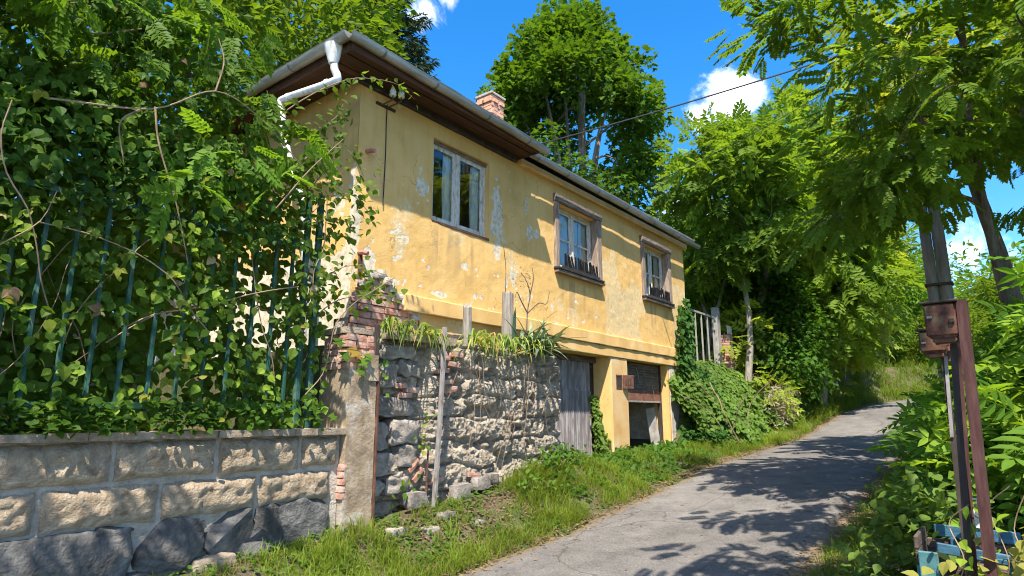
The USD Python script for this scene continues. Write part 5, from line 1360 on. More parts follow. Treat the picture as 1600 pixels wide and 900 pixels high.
# ------------------------------------------------------------------ trees and bushes right of the house
def bushtree(name, label, cat, base, height, radii, cz, n, leaf, lm, per, spread, size, seed, bark='bark_pale', r0=.12, stems=1, thr=.40, every=1, top=None, **kw):
    rg = np.random.default_rng(seed)
    base = np.array([base[0], base[1], float(ground_z(base[0], base[1])) - .1])
    cen = base + [0, 0, cz]
    c = crown_points(rg, cen, np.array(radii), n, .45, thr, .5, seed)
    c = c[c[:, 2] > base[2] + .3]
    if top is not None:
        c = np.vstack([c, np.array(top)])
    return tree(name, label, cat, [base, base + [0, 0, height * .33] + rg.normal(size=3) * .12, base + [0, 0, height * .6] + rg.normal(size=3) * .2, base + [0, 0, height * .85] + rg.normal(size=3) * .3], r0, c, leaf, bark, lm, per=per, spread=spread, size=size, seed=seed, every=every, **kw)


bushtree('ash_tree', 'broad leafy ash whose top stands before the large white cloud right of the house', 'tree', (-5.2, 24.4), 10.8, (2.45, 2.6, 4.9), 6.9, 160, ASH, 'ash_leaf', 22, .48, .54, 31, r0=.15, droop=.45, top=[(-5.5, 24.3, 13.6), (-5.1, 24, 13.0), (-4.4, 24.2, 13.2), (-6.1, 23.9, 12.5), (-8.2, 22.7, 11.2), (-7.7, 22.9, 10.9)])
bushtree('ash_tree', 'ash sapling with a bare pale leaning stem above the ivy bank', 'tree', (-6.3, 19.8), 7.2, (1.9, 2.0, 2.6), 6.3, 66, ASH, 'ash_leaf', 22, .42, .46, 32, r0=.11, droop=.45)
bushtree('elder_bush', 'many stemmed dark bush directly behind the barred gate', 'shrub', (-8.6, 22.2), 6.5, (1.7, 1.9, 3.2), 4.2, 75, LANCE, 'hedge_leaf', 95, .45, .26, 33, r0=.09, droop=.5)
bushtree('ash_tree', 'slim ash between the gate bushes and the lane', 'tree', (-5.2, 27.0), 9.0, (2.2, 2.4, 4.6), 5.6, 110, ASH, 'ash_leaf', 22, .5, .52, 34, r0=.13, droop=.45)
bushtree('hazel_bush', 'dense dark green hazel bush along the left verge before the picket fence', 'shrub', (-5.75, 22.0), 4.6, (1.15, 1.9, 2.4), 2.3, 90, MAPLE, 'hedge_leaf', 90, .36, .15, 35, r0=.07, droop=.5, bark='bark_dark')
bushtree('hazel_bush', 'dense hazel bush behind the picket fence', 'shrub', (-6.6, 28.2), 5.4, (1.7, 2.2, 3.0), 2.9, 90, MAPLE, 'hedge_leaf', 85, .42, .17, 36, r0=.08, droop=.5, bark='bark_dark')
bushtree('roadside_tree', 'leafy tree on the left of the bend in the lane', 'tree', (-5.2, 33.5), 9.6, (2.4, 2.8, 4.8), 5.4, 110, LANCE, 'ash_leaf', 95, .55, .30, 37, r0=.14, droop=.45, bark='bark_dark')
bushtree('roadside_tree', 'tree further back at the bend of the lane, left of the utility pole', 'tree', (-4.4, 41.0), 6.6, (2.4, 2.6, 3.2), 3.6, 100, LANCE, 'hedge_leaf', 90, .6, .33, 38, r0=.14, droop=.4, bark='bark_dark')
bushtree('roadside_tree', 'round tree closing the view where the lane disappears', 'tree', (1.2, 46.5), 6.0, (3.4, 3.2, 2.8), 3.0, 105, LANCE, 'acacia_leaf', 90, .62, .34, 39, r0=.15, droop=.4, bark='bark_dark')
bushtree('roadside_tree', 'low bright bush at the outside of the bend beneath the taller trees', 'shrub', (-2.0, 38.5), 3.2, (2.0, 1.6, 1.6), 1.4, 60, LANCE, 'acacia_leaf', 90, .42, .24, 40, r0=.07, droop=.4, bark='bark_dark')
bushtree('garden_tree', 'broad hazy green tree showing above the end of the roof', 'tree', (-13.5, 33.0), 7.5, (2.8, 2.8, 3.2), 4.4, 90, LANCE, 'ash_leaf', 80, .62, .32, 41, r0=.16, droop=.4, bark='bark_dark')
bushtree('garden_tree', 'green tree behind the gate bushes, low against the sky', 'tree', (-9.8, 30.5), 7.0, (2.3, 2.3, 3.6), 4.4, 90, LANCE, 'acacia_leaf', 85, .55, .28, 42, r0=.16, droop=.4, bark='bark_dark')
lean = thing('leaning_trunk', 'bare pale leaning trunk rising out of the bushes right of the gate', 'trunk', (-6.7, 21.6, 3.0))
obj('trunk', tube(curve([(-6.85, 21.4, 2.9), (-6.35, 21.6, 4.9), (-5.95, 21.8, 6.6), (-5.7, 22.1, 8.6)], 6), np.linspace(.17, .09, 19), 8), 'bark_pale', lean, smooth=True)
obj('stem', tube(curve([(-7.9, 20.8, 2.9), (-7.75, 20.7, 4.6), (-8.1, 20.9, 5.9), (-8.6, 21, 7.2)], 5), np.linspace(.09, .04, 16), 7), 'bark_pale', lean, smooth=True)
obj('stem', tube(curve([(-7.7, 20.7, 4.2), (-7.3, 20.8, 5.6), (-6.9, 21, 7.0)], 5), np.linspace(.06, .03, 11), 7), 'bark_pale', lean, smooth=True)
# yellow green saplings in front of the dark bushes
for k, (x, y, h, lb) in enumerate([(-6.45, 20.6, 2.1, 'sunlit yellow green sapling right beside the brick stump'), (-5.75, 20.3, 1.3, 'low yellow green sapling on the crest of the ivy bank'), (-5.4, 24.9, 2.3, 'light green feathery sapling left of the picket fence')]):
    z = float(ground_z(x, y))
    c = np.array([(x + rg.normal() * .35, y + rg.normal() * .45, z + h * (.25 + .8 * j / 16)) for j in range(17)])
    tree('sapling', lb, 'sapling', [(x, y, z - .1), (x + .05, y, z + h * .5), (x, y + .1, z + h)], .03, c, ASH, 'twig', 'shoot_leaf' if k < 2 else 'acacia_leaf', per=7, spread=.22, size=.36, seed=50 + k, droop=.3)

# ivy bank beside the garage
iv = thing('ivy', 'thick ivy and bramble covering the bank right of the garage up to the gate', 'climbing plant', (-6.2, 16.5, 1.2))
n = 21000
y, s = rg.uniform(14.92, 23.0, n), rg.random(n)
H = 1.95 + .4 * (fbm(np.stack([y * .8, 0 * y, 0 * y], -1), 3, 63) - .5) * 2
x0 = -5.38 - .35 * smooth01(y, 16.0, 15.0)
bulge = .45 * (fbm(np.stack([y * 1.1, s * 2.6, 0 * y], -1), 3, 61) - .35)
xx = x0 - (1.75 - .75 * smooth01(y, 16.4, 15.2)) * s ** 1.25 + bulge + rg.normal(size=n) * .07
z = ground_z(x0, y) + .02 + s * H + rg.normal(size=n) * .08
z = np.maximum(z, ground_z(xx, y) + .03 + .12 * rg.random(n))
ok = fbm(np.stack([y * 1.6, z * 1.6, 0 * y], -1), 3, 62) > .36
p = np.stack([xx, y, z], -1)[ok]
m = len(p)
obj('foliage', place(OVATE, p, np.stack([rg.normal(size=m) * .4 + .5, rg.normal(size=m) * .7 - .1, rg.normal(size=m) * .3 - .6], -1), np.array([.9, -.5, .7]) + rg.normal(size=(m, 3)) * .4, rg.uniform(.07, .15, m)), 'ivy_leaf', iv, kind='stuff')
n = 1700
q = np.stack([-5.5 - 1.0 * rg.random(n), rg.uniform(14.85, 16.9, n), 0 * rg.random(n)], -1)
q[:, 2] = ground_z(q[:, 0], q[:, 1]) + .03 + .35 * rg.random(n)
obj('low_foliage', place(OVATE, q, np.stack([rg.normal(size=n) * .5 + .4, rg.normal(size=n) * .6 - .2, rg.normal(size=n) * .3 - .3], -1), np.array([.7, -.5, .9]) + rg.normal(size=(n, 3)) * .4, rg.uniform(.07, .15, n)), 'ivy_leaf', iv, kind='stuff')
n = 1000
y, z = rg.uniform(15.15, 15.95, n), rg.uniform(2.6, 4.75, n)
ok = (y > 15.25 + .45 * smooth01(z, 3.6, 4.7) + .12 * rg.normal(size=n)) & (rg.random(n) > smooth01(z, 4.2, 4.9) * .8)
p = np.stack([FX + .10 + rg.random(n) * .22, y, z], -1)[ok]; m = len(p)
obj('wall_foliage', place(OVATE, p, np.stack([rg.normal(size=m) * .3 + .4, rg.normal(size=m) * .6, rg.normal(size=m) * .3 - .8], -1), np.array([1, -.4, .6]) + rg.normal(size=(m, 3)) * .35, rg.uniform(.10, .19, m)), 'ivy_leaf', iv, kind='stuff')
n = 420
y, z = rg.uniform(11.62, 11.93, n), .7 + 1.35 * rg.random(n) ** 1.5
p = np.stack([FX - .30 + rg.random(n) * .30 * (1.9 - z), y, z], -1)
obj('door_foliage', place(OVATE, p, np.stack([rg.normal(size=n) * .3 + .4, rg.normal(size=n) * .6 - .3, rg.normal(size=n) * .3 - .6], -1), np.array([.9, -.6, .6]) + rg.normal(size=(n, 3)) * .35, rg.uniform(.06, .12, n)), 'ivy_leaf', iv, kind='stuff')
st = []
for k in range(11):
    y0 = rg.uniform(15.2, 22)
    p = [np.array([-5.25 - rg.random() * .4, y0, float(ground_z(-5.4, y0)) + .05])]
    d = np.array([-.5, rg.normal() * .4, .9])
    for _ in range(6):
        d = unit(d + rg.normal(size=3) * [.2, .35, .2]); p.append(p[-1] + d * .3)
    st.append(tube(curve(np.array(p) + [.05, 0, 0], 3), rg.uniform(.006, .013), 5, caps=False))
obj('stems', cat_(st), 'twig', iv, kind='stuff')
n = 900
p = np.stack([-5.05 - rg.random(n) * .5, rg.normal(19.8, .5, n), 0 * rg.random(n)], -1)
p[:, 2] = ground_z(p[:, 0], p[:, 1]) + .2 + rg.random(n) * 1.0
tag(obj('dry_bramble', place(LANCE, p, rg.normal(size=(n, 3)) - [0, 0, .6], rg.normal(size=(n, 3)), rg.uniform(.08, .2, n), width=.6), 'dry_vine', None), 'patch of withered pale bramble on the lower right of the ivy bank', 'bramble', kind='stuff')

# ------------------------------------------------------------------ trees and shrubs on the right of the lane
def robinia(name, label, base, pathpts, r0, clusters, per, spread, size, seed, lm='robinia_leaf', bark='bark_dark', rel=True):
    return tree(name, label, 'tree', pathpts, r0, clusters, PINN, bark, lm, per=per, spread=spread, size=size, seed=seed, droop=.42, up=1.3, jitter=.35, flat=.38, mid=np.array(pathpts[-1]) - [0, 0, 2])


rg = np.random.default_rng(303)


def sheet(n, x, y, z, seed, slope=(0, 0)):
    """cluster centres of a flat tier of boughs"""
    r = np.random.default_rng(seed)
    X, Y = r.uniform(*x, n), r.uniform(*y, n)
    return np.stack([X, Y, r.uniform(*z, n) + slope[0] * (X - x[0]) + slope[1] * (Y - y[0])], -1)


c = np.vstack([sheet(34, (-2.0, 1.6), (7.4, 10.6), (6.6, 7.3), 1, (.12, .1)), sheet(36, (-1.35, 1.8), (7.8, 11.4), (5.2, 6.2), 2, (.05, .05)), sheet(20, (-1.6, -.3), (8.4, 11.2), (4.5, 5.0), 3, (.0, .06)), sheet(20, (.2, 2.2), (8, 12), (7.4, 9), 4), sheet(11, (-.9, .7), (5.1, 6.1), (6.0, 6.5), 41), sheet(10, (-.4, .9), (3.0, 3.8), (6.0, 6.5), 43), sheet(5, (.2, 1.4), (4.0, 7.5), (6.2, 6.9), 44),
               np.array([(-2.1, 8.7, 7.2), (-2.2, 8.9, 7.25), (-1.9, 8.6, 7.0), (-1.6, 8.7, 7.1), (-1.75, 9.3, 4.3), (-1.95, 9.6, 4.15), (-1.6, 9.8, 4.4)])])
robinia('acacia_tree', 'near acacia whose feathery boughs hang over the lane from the upper right', None, [(.25, 11.2, .7), (.15, 11.15, 3.2), (.05, 10.9, 5.5), (.2, 10.6, 8.0)], .088, c, 14, .32, .36, 21)
c = np.vstack([sheet(34, (.5, 3.2), (8.5, 14), (4.8, 7.5), 6), sheet(16, (.9, 3.0), (9, 13), (2.6, 4.0), 8)])
robinia('acacia_tree', 'second acacia trunk just right of the first at the right edge', None, [(.75, 11.6, .8), (.62, 11.5, 3.5), (.8, 11.4, 6.5), (1.2, 11, 8.2)], .10, c, 11, .38, .38, 22)
c = np.vstack([sheet(56, (-1.2, 1.6), (12.0, 16.0), (6.6, 9.0), 9)])
robinia('acacia_tree', 'acacia farther up the right side of the lane left of the utility pole', None, [(.5, 15.2, .9), (.3, 15.1, 4), (-.1, 14.8, 7), (-.2, 14.6, 9)], .17, c, 16, .42, .48, 23)
c = np.vstack([sheet(90, (3.0, 7.0), (13, 20), (3.0, 13.0), 15)])
robinia('acacia_tree', 'acacia behind the others beyond the right edge of the view', None, [(5.0, 16, 1), (5.0, 16.2, 5), (5, 16, 11)], .18, c, 16, .5, .5, 24)
c = np.vstack([sheet(90, (5.0, 9.0), (22, 30), (3.5, 13.5), 19)])
robinia('acacia_tree', 'acacia far up the lane beyond the right edge of the view', None, [(7.0, 26, 1.4), (7.0, 26.2, 6), (7, 26, 11)], .18, c, 16, .5, .5, 26)
# the acacia on the near side of the lane: above and behind the camera, its boughs shade the foreground wall
c = np.vstack([sheet(9, (-5.2, -3.4), (-3.4, -1.2), (5.9, 7.4), 16), sheet(3, (-4.6, -3.8), (-1.2, .2), (6.2, 7.0), 18)])
robinia('acacia_tree', 'acacia behind the stone wall reaching over it beyond the left edge', None, [(-7.6, -2.4, 1.4), (-7.2, -2.2, 4), (-6.2, -1.6, 6.2), (-4.9, -1.0, 7.0)], .17, c, 15, .36, .32, 25)

# shrub bank along the right verge: big compound leaves
def shrub(label, name, lo, hi, n, per, size, seed, tpl=PINN_BIG, lm='shrub_leaf', pieces=0, spread=.2):
    rg = np.random.default_rng(seed)
    t = thing(name, label, 'shrub', (np.mean([lo[0], hi[0]]), np.mean([lo[1], hi[1]]), float(ground_z(np.mean([lo[0], hi[0]]), np.mean([lo[1], hi[1]])))))
    P = []
    while len(P) < n:
        q = np.array([rg.uniform(lo[0], hi[0]), rg.uniform(lo[1], hi[1]), 0])
        f_ = ((q[0] - lo[0]) / (hi[0] - lo[0]))
        ztop = lo[2] + (hi[2] - lo[2]) * min(1, .28 + .9 * f_) * (.75 + .5 * float(fbm(np.array([[q[0] * 1.2, q[1] * 1.2, seed]]), 2, seed)[0]))
        q[2] = float(ground_z(q[0], q[1])) + max(.08, ztop * rg.random() ** .6)
        if float(fbm(q[None] * 1.9, 3, seed)[0]) > .40:
            P.append(q)
    P = np.array(P)
    N = len(P) * per
    c = np.repeat(P, per, 0) + rg.normal(size=(N, 3)) * spread
    ax = rg.normal(size=(N, 3)) * .65 + [-.45, -.55, -.15]
    nor = np.array([-.15, -.1, 1.0]) + rg.normal(size=(N, 3)) * .35
    sz = size * rg.uniform(.7, 1.25, N)
    order = np.argsort(np.hypot(c[:, 0], c[:, 1]) + rg.random(N) * .8)
    for i in order[:pieces]:
        obj('leaf', place(tpl, c[i:i + 1], ax[i:i + 1], nor[i:i + 1], sz[i:i + 1]), lm, t)
    i = order[pieces:]
    obj('foliage', place(tpl, c[i], ax[i], nor[i], sz[i]), lm, t, kind='stuff')
    st = []
    for k in range(min(len(P), 60)):
        g0 = np.array([P[k, 0] + .25 + rg.random() * .3, P[k, 1] + rg.normal() * .2, 0]); g0[2] = float(ground_z(g0[0], g0[1])) - .05
        st.append(tube(curve([g0, (g0 + P[k]) / 2 + [.08, 0, .12], P[k]], 4), np.linspace(.012, .005, 9), 4, caps=False))
    obj('stems', cat_(st), 'bark_dark', t, kind='stuff')


shrub('tall acacia scrub with big feathered leaves right behind the rusty posts', 'acacia_shrub', (-.50, 7.2, .3), (1.4, 9.6, 2.3), 140, 7, .42, 71, pieces=70)
shrub('leafy scrub leaning out over the right edge of the lane beyond the posts', 'acacia_shrub', (-.95, 9.6, .3), (1.2, 14.0, 2.2), 150, 7, .40, 72, pieces=60)
shrub('dense scrub on the right verge below the utility pole', 'acacia_shrub', (-.75, 14.0, .3), (1.6, 20.0, 2.2), 160, 8, .44, 73)
shrub('dark scrub filling the right side of the lane up to the bend', 'acacia_shrub', (.5, 20.0, .3), (3.6, 24.0, 2.0), 130, 9, .5, 74, lm='hedge_leaf')
shrub('dark scrub at the right edge behind the broken blue box', 'acacia_shrub', (.0, 6.1, .3), (1.6, 7.9, 2.5), 100, 7, .40, 75, pieces=40)
shrub('low dark leaved undergrowth between the lane and the broken blue box', 'undergrowth', (-1.22, 5.9, .1), (-.40, 9.4, .72), 200, 11, .10, 76, tpl=OVATE, lm='ivy_leaf', spread=.12)
shrub('small fresh green weeds in front of the broken blue box', 'undergrowth', (-.75, 4.75, .1), (.25, 5.25, .42), 60, 7, .085, 77, tpl=OVATE, lm='weed_leaf', spread=.08)
# bindweed climbing the posts and the box
bw = thing('bindweed', 'yellow green bindweed twining round the rusty posts and the blue box', 'climbing plant', (-.25, 4.95, .3))
P, st = [], []
for k in range(7):
    a = np.array([-.42 + .11 * k, 5.05 + .05 * (k % 3), .5])
    cc = curve([a, a + [.08, -.06, .22], a + [.02, .03, .42 + .05 * (k % 3)], a + [.14, -.02, .55 + .06 * k % .2]], 6)
    st.append(tube(cc, .004, 4, caps=False)); P.append(cc[rg.integers(1, len(cc), 9)] + rg.normal(size=(9, 3)) * .04)
P = np.vstack(P); m = len(P)
pl_, ax_, nn_ = P, rg.normal(size=(m, 3)) + [0, -.4, -.3], np.array([-.2, -.6, .8]) + rg.normal(size=(m, 3)) * .4
for i in range(m):
    obj('leaf', place(OVATE, pl_[i:i + 1], ax_[i:i + 1], nn_[i:i + 1], float(rg.uniform(.05, .095))), 'shoot_leaf', bw)
obj('stems', cat_(st), 'twig', bw, kind='stuff')

# ------------------------------------------------------------------ plants on the rubble wall
yc = thing('yucca', 'grey green spiky rosette plant at the right end of the rubble wall top', 'plant', (-6.10, 8.30, 2.6))
for k in range(80):
    a, e = rg.uniform(0, 2 * math.pi), rg.uniform(-.2, 1.3)
    d = np.array([math.cos(a) * math.cos(e), math.sin(a) * math.cos(e), math.sin(e)])
    L = rg.uniform(.55, .95)
    root = np.array([-5.98 + rg.normal() * .08, 8.30 + rg.normal() * .26, 2.70])
    q = np.linspace(0, 1, 6)
    mid_ = root + np.outer(q * L, d) - np.outer(.28 * L * q ** 2.2, [0, 0, 1])
    sd = unit(np.cross(d, [0, 0, 1.0]) + 1e-6)
    w = .030 * np.array([.8, 1, 1, .8, .45, .02])
    V = np.vstack([mid_ - sd * w[:, None], mid_ + sd * w[:, None] + [0, 0, .004]])
    Fc = [(i, i + 1, 7 + i) for i in range(5)] + [(i, 7 + i, 6 + i) for i in range(5)]
    obj('leaf', (V, np.array(Fc)), 'yucca_blade', yc)


def lily(label, y0, y1, n, seed, zr, xr=-6.0):
    rg = np.random.default_rng(seed)
    t = thing('daylily', label, 'plant', (xr, (y0 + y1) / 2, 2.6))
    for k in range(n):
        root = np.array([xr + rg.normal() * .06, rg.uniform(y0, y1), 2.60 + rg.uniform(0, .06)])
        a = rg.normal(0, .9)
        out = np.array([math.cos(a), math.sin(a) - .3, 0])
        L, up = rg.uniform(.32, .62), rg.uniform(.10, .30)
        q = np.linspace(0, 1, 7)
        m = root + np.outer(q * L * .75, out) + np.outer(up * np.sin(q * 2.2) - zr * rg.uniform(.7, 1.1) * q ** 2.2, [0, 0, 1])
        m[:, 0] = np.minimum(m[:, 0], -5.66)
        sd = unit(np.cross(out, [0, 0, 1.0]))
        w = .013 * np.array([.8, 1, 1, .95, .8, .5, .03])
        V = np.vstack([m - sd * w[:, None], m + sd * w[:, None]])
        Fc = [(i, i + 1, 8 + i) for i in range(6)] + [(i, 8 + i, 7 + i) for i in range(6)]
        obj('leaf', (V, np.array(Fc)), 'lily_blade', t)


lily('arching yellow green daylily leaves hanging over the gap beside the gate pier', 5.0, 6.0, 60, 5, .38)
lily('drooping daylily leaves between the two wooden posts on the rubble wall', 6.6, 7.5, 55, 6, .42)
lily('daylily leaves below the spiky plant on the rubble wall', 7.5, 8.5, 45, 7, .30, -6.05)
dp = thing('dead_plant', 'leafless curly dead plant stalk standing by the taller wooden post', 'plant', (-6.2, 8.3, 2.6))
st = []
for ctrl in ([(-6.2, 8.25, 2.6), (-6.2, 8.3, 3.3), (-6.18, 8.35, 3.62), (-6.15, 8.2, 3.85), (-6.15, 8.05, 3.95)], [(-6.2, 8.3, 3.3), (-6.15, 8.55, 3.5), (-6.12, 8.75, 3.52), (-6.12, 8.85, 3.75)], [(-6.2, 8.3, 3.3), (-6.18, 8.1, 3.48), (-6.15, 7.95, 3.6), (-6.15, 7.9, 3.5)], [(-6.18, 8.35, 3.62), (-6.16, 8.42, 3.9), (-6.15, 8.38, 4.1)]):
    st.append(tube(curve(ctrl, 6), np.linspace(.013, .005, 6 * (len(ctrl) - 1) + 1), 5))
obj('stalk', cat_(st), 'dry_twig' if 'dry_twig' in MAT else 'bark_dark', dp)
n = 60
p = np.array([(-6.15, 8.2, 3.85)]) + rg.normal(size=(n, 3)) * [.05, .14, .12]
obj('withered_leaves', place(LANCE, p, rg.normal(size=(n, 3)), rg.normal(size=(n, 3)), rg.uniform(.03, .07, n)), 'dry_leaf', dp, kind='stuff')
# creeper sprigs and dry stems in front of the rubble
sg = thing('wall_sprigs', 'small green sprigs growing out of the rubble wall by the steel post', 'plant', (-5.9, 5.6, .5))
P = np.vstack([np.array([c_]) + rg.normal(size=(7, 3)) * [.03, .07, .09] for c_ in [(-5.88, 5.68, 1.55), (-5.88, 5.7, 1.25), (-5.85, 5.3, .75), (-5.9, 4.95, 2.2), (-5.9, 4.92, 1.9), (-5.86, 5.6, .62)]])
for i in range(len(P)):
    obj('leaf', place(OVATE, P[i:i + 1], rg.normal(size=(1, 3)) + [[.3, 0, -.5]], np.array([[.8, -.3, .6]]) + rg.normal(size=(1, 3)) * .3, float(rg.uniform(.05, .10))), 'shoot_leaf' if i % 3 == 0 else 'weed_leaf', sg)
st = []
for k in range(22):
    y0 = rg.uniform(6.2, 8.7); z0 = rg.uniform(1.6, 2.6)
    p = [np.array([-5.88, y0, z0])]
    d = np.array([.02, rg.normal() * .25, -1.0])
    for _ in range(6):
        d = unit(d + rg.normal(size=3) * [.04, .25, .1]); p.append(p[-1] + d * .17)
    st.append(tube(np.array(p), .004, 4, caps=False))
obj('dry_stems', cat_(st), 'twig', sg, kind='stuff')

# ------------------------------------------------------------------ grass, weeds and litter
rg = np.random.default_rng(404)


def grass(name, label, n_tuft, sample, lo, hi, per, seed, width=.006, mt='grass_blade'):
    rg = np.random.default_rng(seed)
    x, y, k = sample(rg, n_tuft)
    N = len(x) * per
    X, Y = np.repeat(x, per) + rg.normal(size=N) * .045, np.repeat(y, per) + rg.normal(size=N) * .045
    L = np.repeat(k, per) * rg.uniform(lo, hi, N)
    az, el = rg.uniform(0, 2 * math.pi, N), rg.uniform(.35, 1.35, N)
    ax = np.stack([np.cos(az) * np.cos(el), np.sin(az) * np.cos(el), np.sin(el)], -1)
    nor = np.stack([-np.cos(az) * np.sin(el), -np.sin(az) * np.sin(el), np.cos(el)], -1)
    pos = np.stack([X, Y, ground_z(X, Y) - .01], -1)
    q = BLADE[0] * [1, 1, 1]
    tag(obj(name, place((q * [1, 1, 1.6], BLADE[1]), pos, ax, nor, L, width=np.maximum(.03, width / L)), mt, None), label, 'grass', kind='stuff')


def verge_left(rg, n):
    y = rg.uniform(1.2, 27, n * 3)
    u = rg.random(n * 3)
    x0 = np.interp(y, [0, 4.3, 4.9, 8.9, 9.2, 14.8, 15.2, 30], [-5.75, -5.74, -5.9, -5.88, -6.6, -6.6, -5.6, -5.9])
    xr = road_c(y) - HALF
    x = x0 + (xr - x0 + .02) * u
    d = fbm(np.stack([x * 1.6, y * 1.6, 0 * x], -1), 3, 44)
    ok = d > .36 + .15 * smooth01(u, .86, 1.0)
    bare = (y > 4.7) & (y < 6.9) & (x < -5.05) & (rg.random(n * 3) < .72)
    far = rg.random(n * 3) < np.clip(9 / np.maximum(y, 4), .35, 1) 
    ok &= ~bare & far
    x, y, d = x[ok][:n], y[ok][:n], d[ok][:n]
    k = .55 + 1.5 * np.clip(d - .38, 0, .4) - .15 * smooth01(y, 8.5, 10.5) * smooth01(y, 17, 15) - .2 * smooth01(np.abs(y - 5.5), 2, .3)
    return x, y, np.clip(k, .3, 1.6)


grass('verge_grass', 'rough green grass on the left verge between the walls and the lane', 1900, verge_left, .10, .36, 20, 81, .0085)


def dry_left(rg, n):
    x, y, k = verge_left(rg, n)
    keep = y < 11
    return x[keep], y[keep], k[keep]


grass('dry_grass', 'withered straw coloured grass among the green on the left verge', 800, dry_left, .08, .22, 10, 85, .006, 'dry_leaf')


def far_left(rg, n):
    y = rg.uniform(20, 46, n); x = road_c(y) - HALF - rg.random(n) * 2.2
    return x, y, np.ones(n) * 1.25


grass('far_grass', 'long sunlit grass along the left edge of the lane up to the bend', 1500, far_left, .2, .5, 9, 82, .018)


def verge_right(rg, n):
    y = rg.uniform(4.2, 22, n); x = road_c(y) + HALF - .02 + rg.random(n) ** 1.3 * .8
    return x, y, np.full(n, .9)


grass('right_grass', 'grass tufts along the right edge of the lane', 700, verge_right, .10, .30, 14, 83, .007)
n = 3600
y = 7.6 + 9.5 * rg.random(n) ** .9
x0 = np.interp(y, [0, 4.9, 8.9, 9.2, 14.8, 15.2, 30], [-5.75, -5.85, -5.85, -6.75, -6.75, -5.8, -5.9])
x = x0 + (-4.95 - x0) * rg.random(n)
ok = fbm(np.stack([x * 1.8, y * 1.8, 0 * x], -1), 3, 45) > .42
x, y = x[ok], y[ok]; m = len(x)
h = .03 + .17 * rg.random(m) * smooth01(-x, 4.9, 5.9)
big_ = (y > 11.8) & (y < 15) & (x < -5.8)
pos = np.stack([x, y, ground_z(x, y) + h], -1)
tag(obj('verge_weeds', place(OVATE, pos, rg.normal(size=(m, 3)) * .8 + [.4, -.2, -.1], np.array([.2, -.2, 1]) + rg.normal(size=(m, 3)) * .4, rg.uniform(.05, .11, m) * np.where(big_, 1.5, 1)), 'weed_leaf', None), 'broad leaved weeds growing before the garage and the corrugated door', 'weeds', kind='stuff')
n = 5200
y = rg.uniform(1.3, 10.5, n)
x0 = np.interp(y, [0, 4.9, 8.9, 10.5], [-5.72, -5.85, -5.85, -6.0])
x = x0 + (-4.8 - x0) * rg.random(n)
ok = fbm(np.stack([x * 2.6, y * 2.6, 0 * x], -1), 3, 47) > .46
x, y = x[ok], y[ok]; m = len(x)
pos = np.stack([x, y, ground_z(x, y) + .01 + .07 * rg.random(m)], -1)
tag(obj('ground_weeds', place(OVATE, pos, rg.normal(size=(m, 3)) * [1, 1, .25], np.array([.1, -.1, 1]) + rg.normal(size=(m, 3)) * .3, rg.uniform(.02, .06, m)), 'weed_leaf', None), 'small creeping weeds in the grass below the stone and rubble walls', 'weeds', kind='stuff')
# a bright leafy weed and a small bush against the rubble wall
for k, (x, y, h, nn, lb) in enumerate([(-5.7, 8.25, .30, 200, 'dense bright green weed at the right foot of the rubble wall'), (-5.78, 8.8, .30, 150, 'leafy weed clump between the rubble wall and the corrugated door'), (-5.45, 7.5, .22, 80, 'small leafy weed in the grass below the rubble wall')]):
    z = float(ground_z(x, y))
    p = np.array([x, y, z + h * .45]) + rg.normal(size=(nn, 3)) * [.12, .2, h * .33]
    p[:, 2] = np.maximum(p[:, 2], z + .02)
    w = thing('leafy_weed', lb, 'plant', (x, y, z))
    obj('foliage', place(OVATE, p, rg.normal(size=(nn, 3)) + [.4, -.2, 0], np.array([.3, -.2, 1]) + rg.normal(size=(nn, 3)) * .4, rg.uniform(.05, .10, nn)), 'weed_leaf', w)
    obj('stems', cat_([tube([(x + rg.normal() * .03, y + rg.normal() * .05, z - .02), tuple(p[j])], .005, 4, caps=False) for j in range(18)]), 'twig', w)
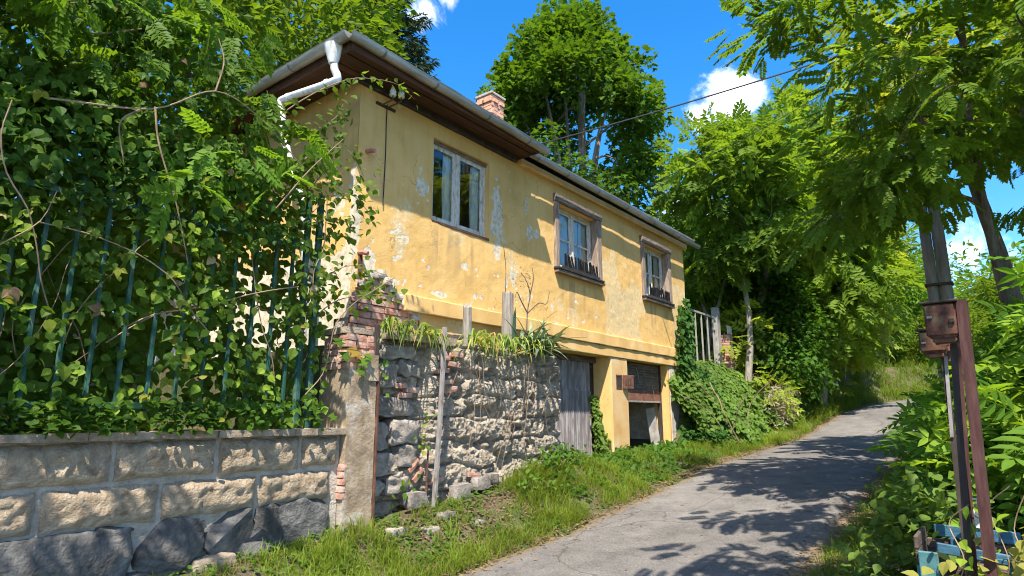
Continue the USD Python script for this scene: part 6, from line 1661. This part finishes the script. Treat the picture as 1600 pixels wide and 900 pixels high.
# litter along the edges of the lane and on the bare soil
n = 11000
y = 2.5 + 21.5 * rg.random(n) ** 1.5; side = rg.random(n) < .55
x = np.where(side, road_c(y) - HALF - .05 + rg.normal(size=n) * .15, road_c(y) + HALF - np.abs(rg.normal(size=n)) * .2 + .1)
ex = 1900
y[:ex], x[:ex] = rg.uniform(4.7, 7.2, ex), rg.uniform(-5.75, -4.8, ex)
y[ex:ex + 260] = rg.uniform(4.5, 16, 260); x[ex:ex + 260] = rg.uniform(-4.7, -1.7, 260)
on_road = np.abs(x - road_c(y)) < HALF
z = np.where(on_road, road_z(y) + .018, ground_z(x, y) + .012)
tag(obj('leaf_litter', place(LANCE, np.stack([x, y, z], -1), np.stack([rg.normal(size=n), rg.normal(size=n), rg.normal(size=n) * .15], -1), np.array([0, 0, 1]) + rg.normal(size=(n, 3)) * .25, rg.uniform(.025, .075, n)), 'dry_leaf', None), 'brown dry leaves and twigs littering both edges of the lane', 'litter', kind='stuff')

# ------------------------------------------------------------------ the wood that closes the far view
c = []
for k in range(420):
    a = rg.uniform(-1.35, 1.2)
    d = rg.uniform(58, 85)
    x, y = math.sin(a) * d, math.cos(a) * d
    c.append((x, y, float(ground_z(x, y)) + rg.uniform(.5, 5.0)))
tag(obj('far_wood', clump_leaves(np.array(c), 95, 2.0, LANCE, .75, rg, droop=.4), 'hedge_leaf', None), 'continuous green wood closing the view beyond the bend', 'wood', kind='stuff')

# ------------------------------------------------------------------ repeats of a kind share a group
GROUPS = {'acacia_tree': 'feathery acacias around the lane', 'ash_tree': 'ash trees right of the house', 'hazel_bush': 'hazel bushes along the left verge', 'roadside_tree': 'trees at the bend of the lane', 'garden_tree': 'trees behind the house end',
          'spruce_tree': 'spruces behind the house', 'sapling': 'yellow green saplings along the left side', 'acacia_shrub': 'acacia scrub on the right verge', 'undergrowth': 'undergrowth on the right verge', 'daylily': 'daylilies on the rubble wall',
          'meter_stand': 'rusty meter boxes on posts', 'wooden_post': 'wooden posts on the rubble wall', 'fallen_stone': 'loose stones on the left verge', 'leafy_weed': 'leafy weeds below the rubble wall', 'power_line': 'wires from the utility pole'}
for p in stage.GetPrimAtPath('/World').GetChildren():
    stem = p.GetName().rstrip('0123456789').rstrip('_')
    if stem in GROUPS and p.GetCustomDataByKey('category'):
        p.SetCustomDataByKey('group', GROUPS[stem])
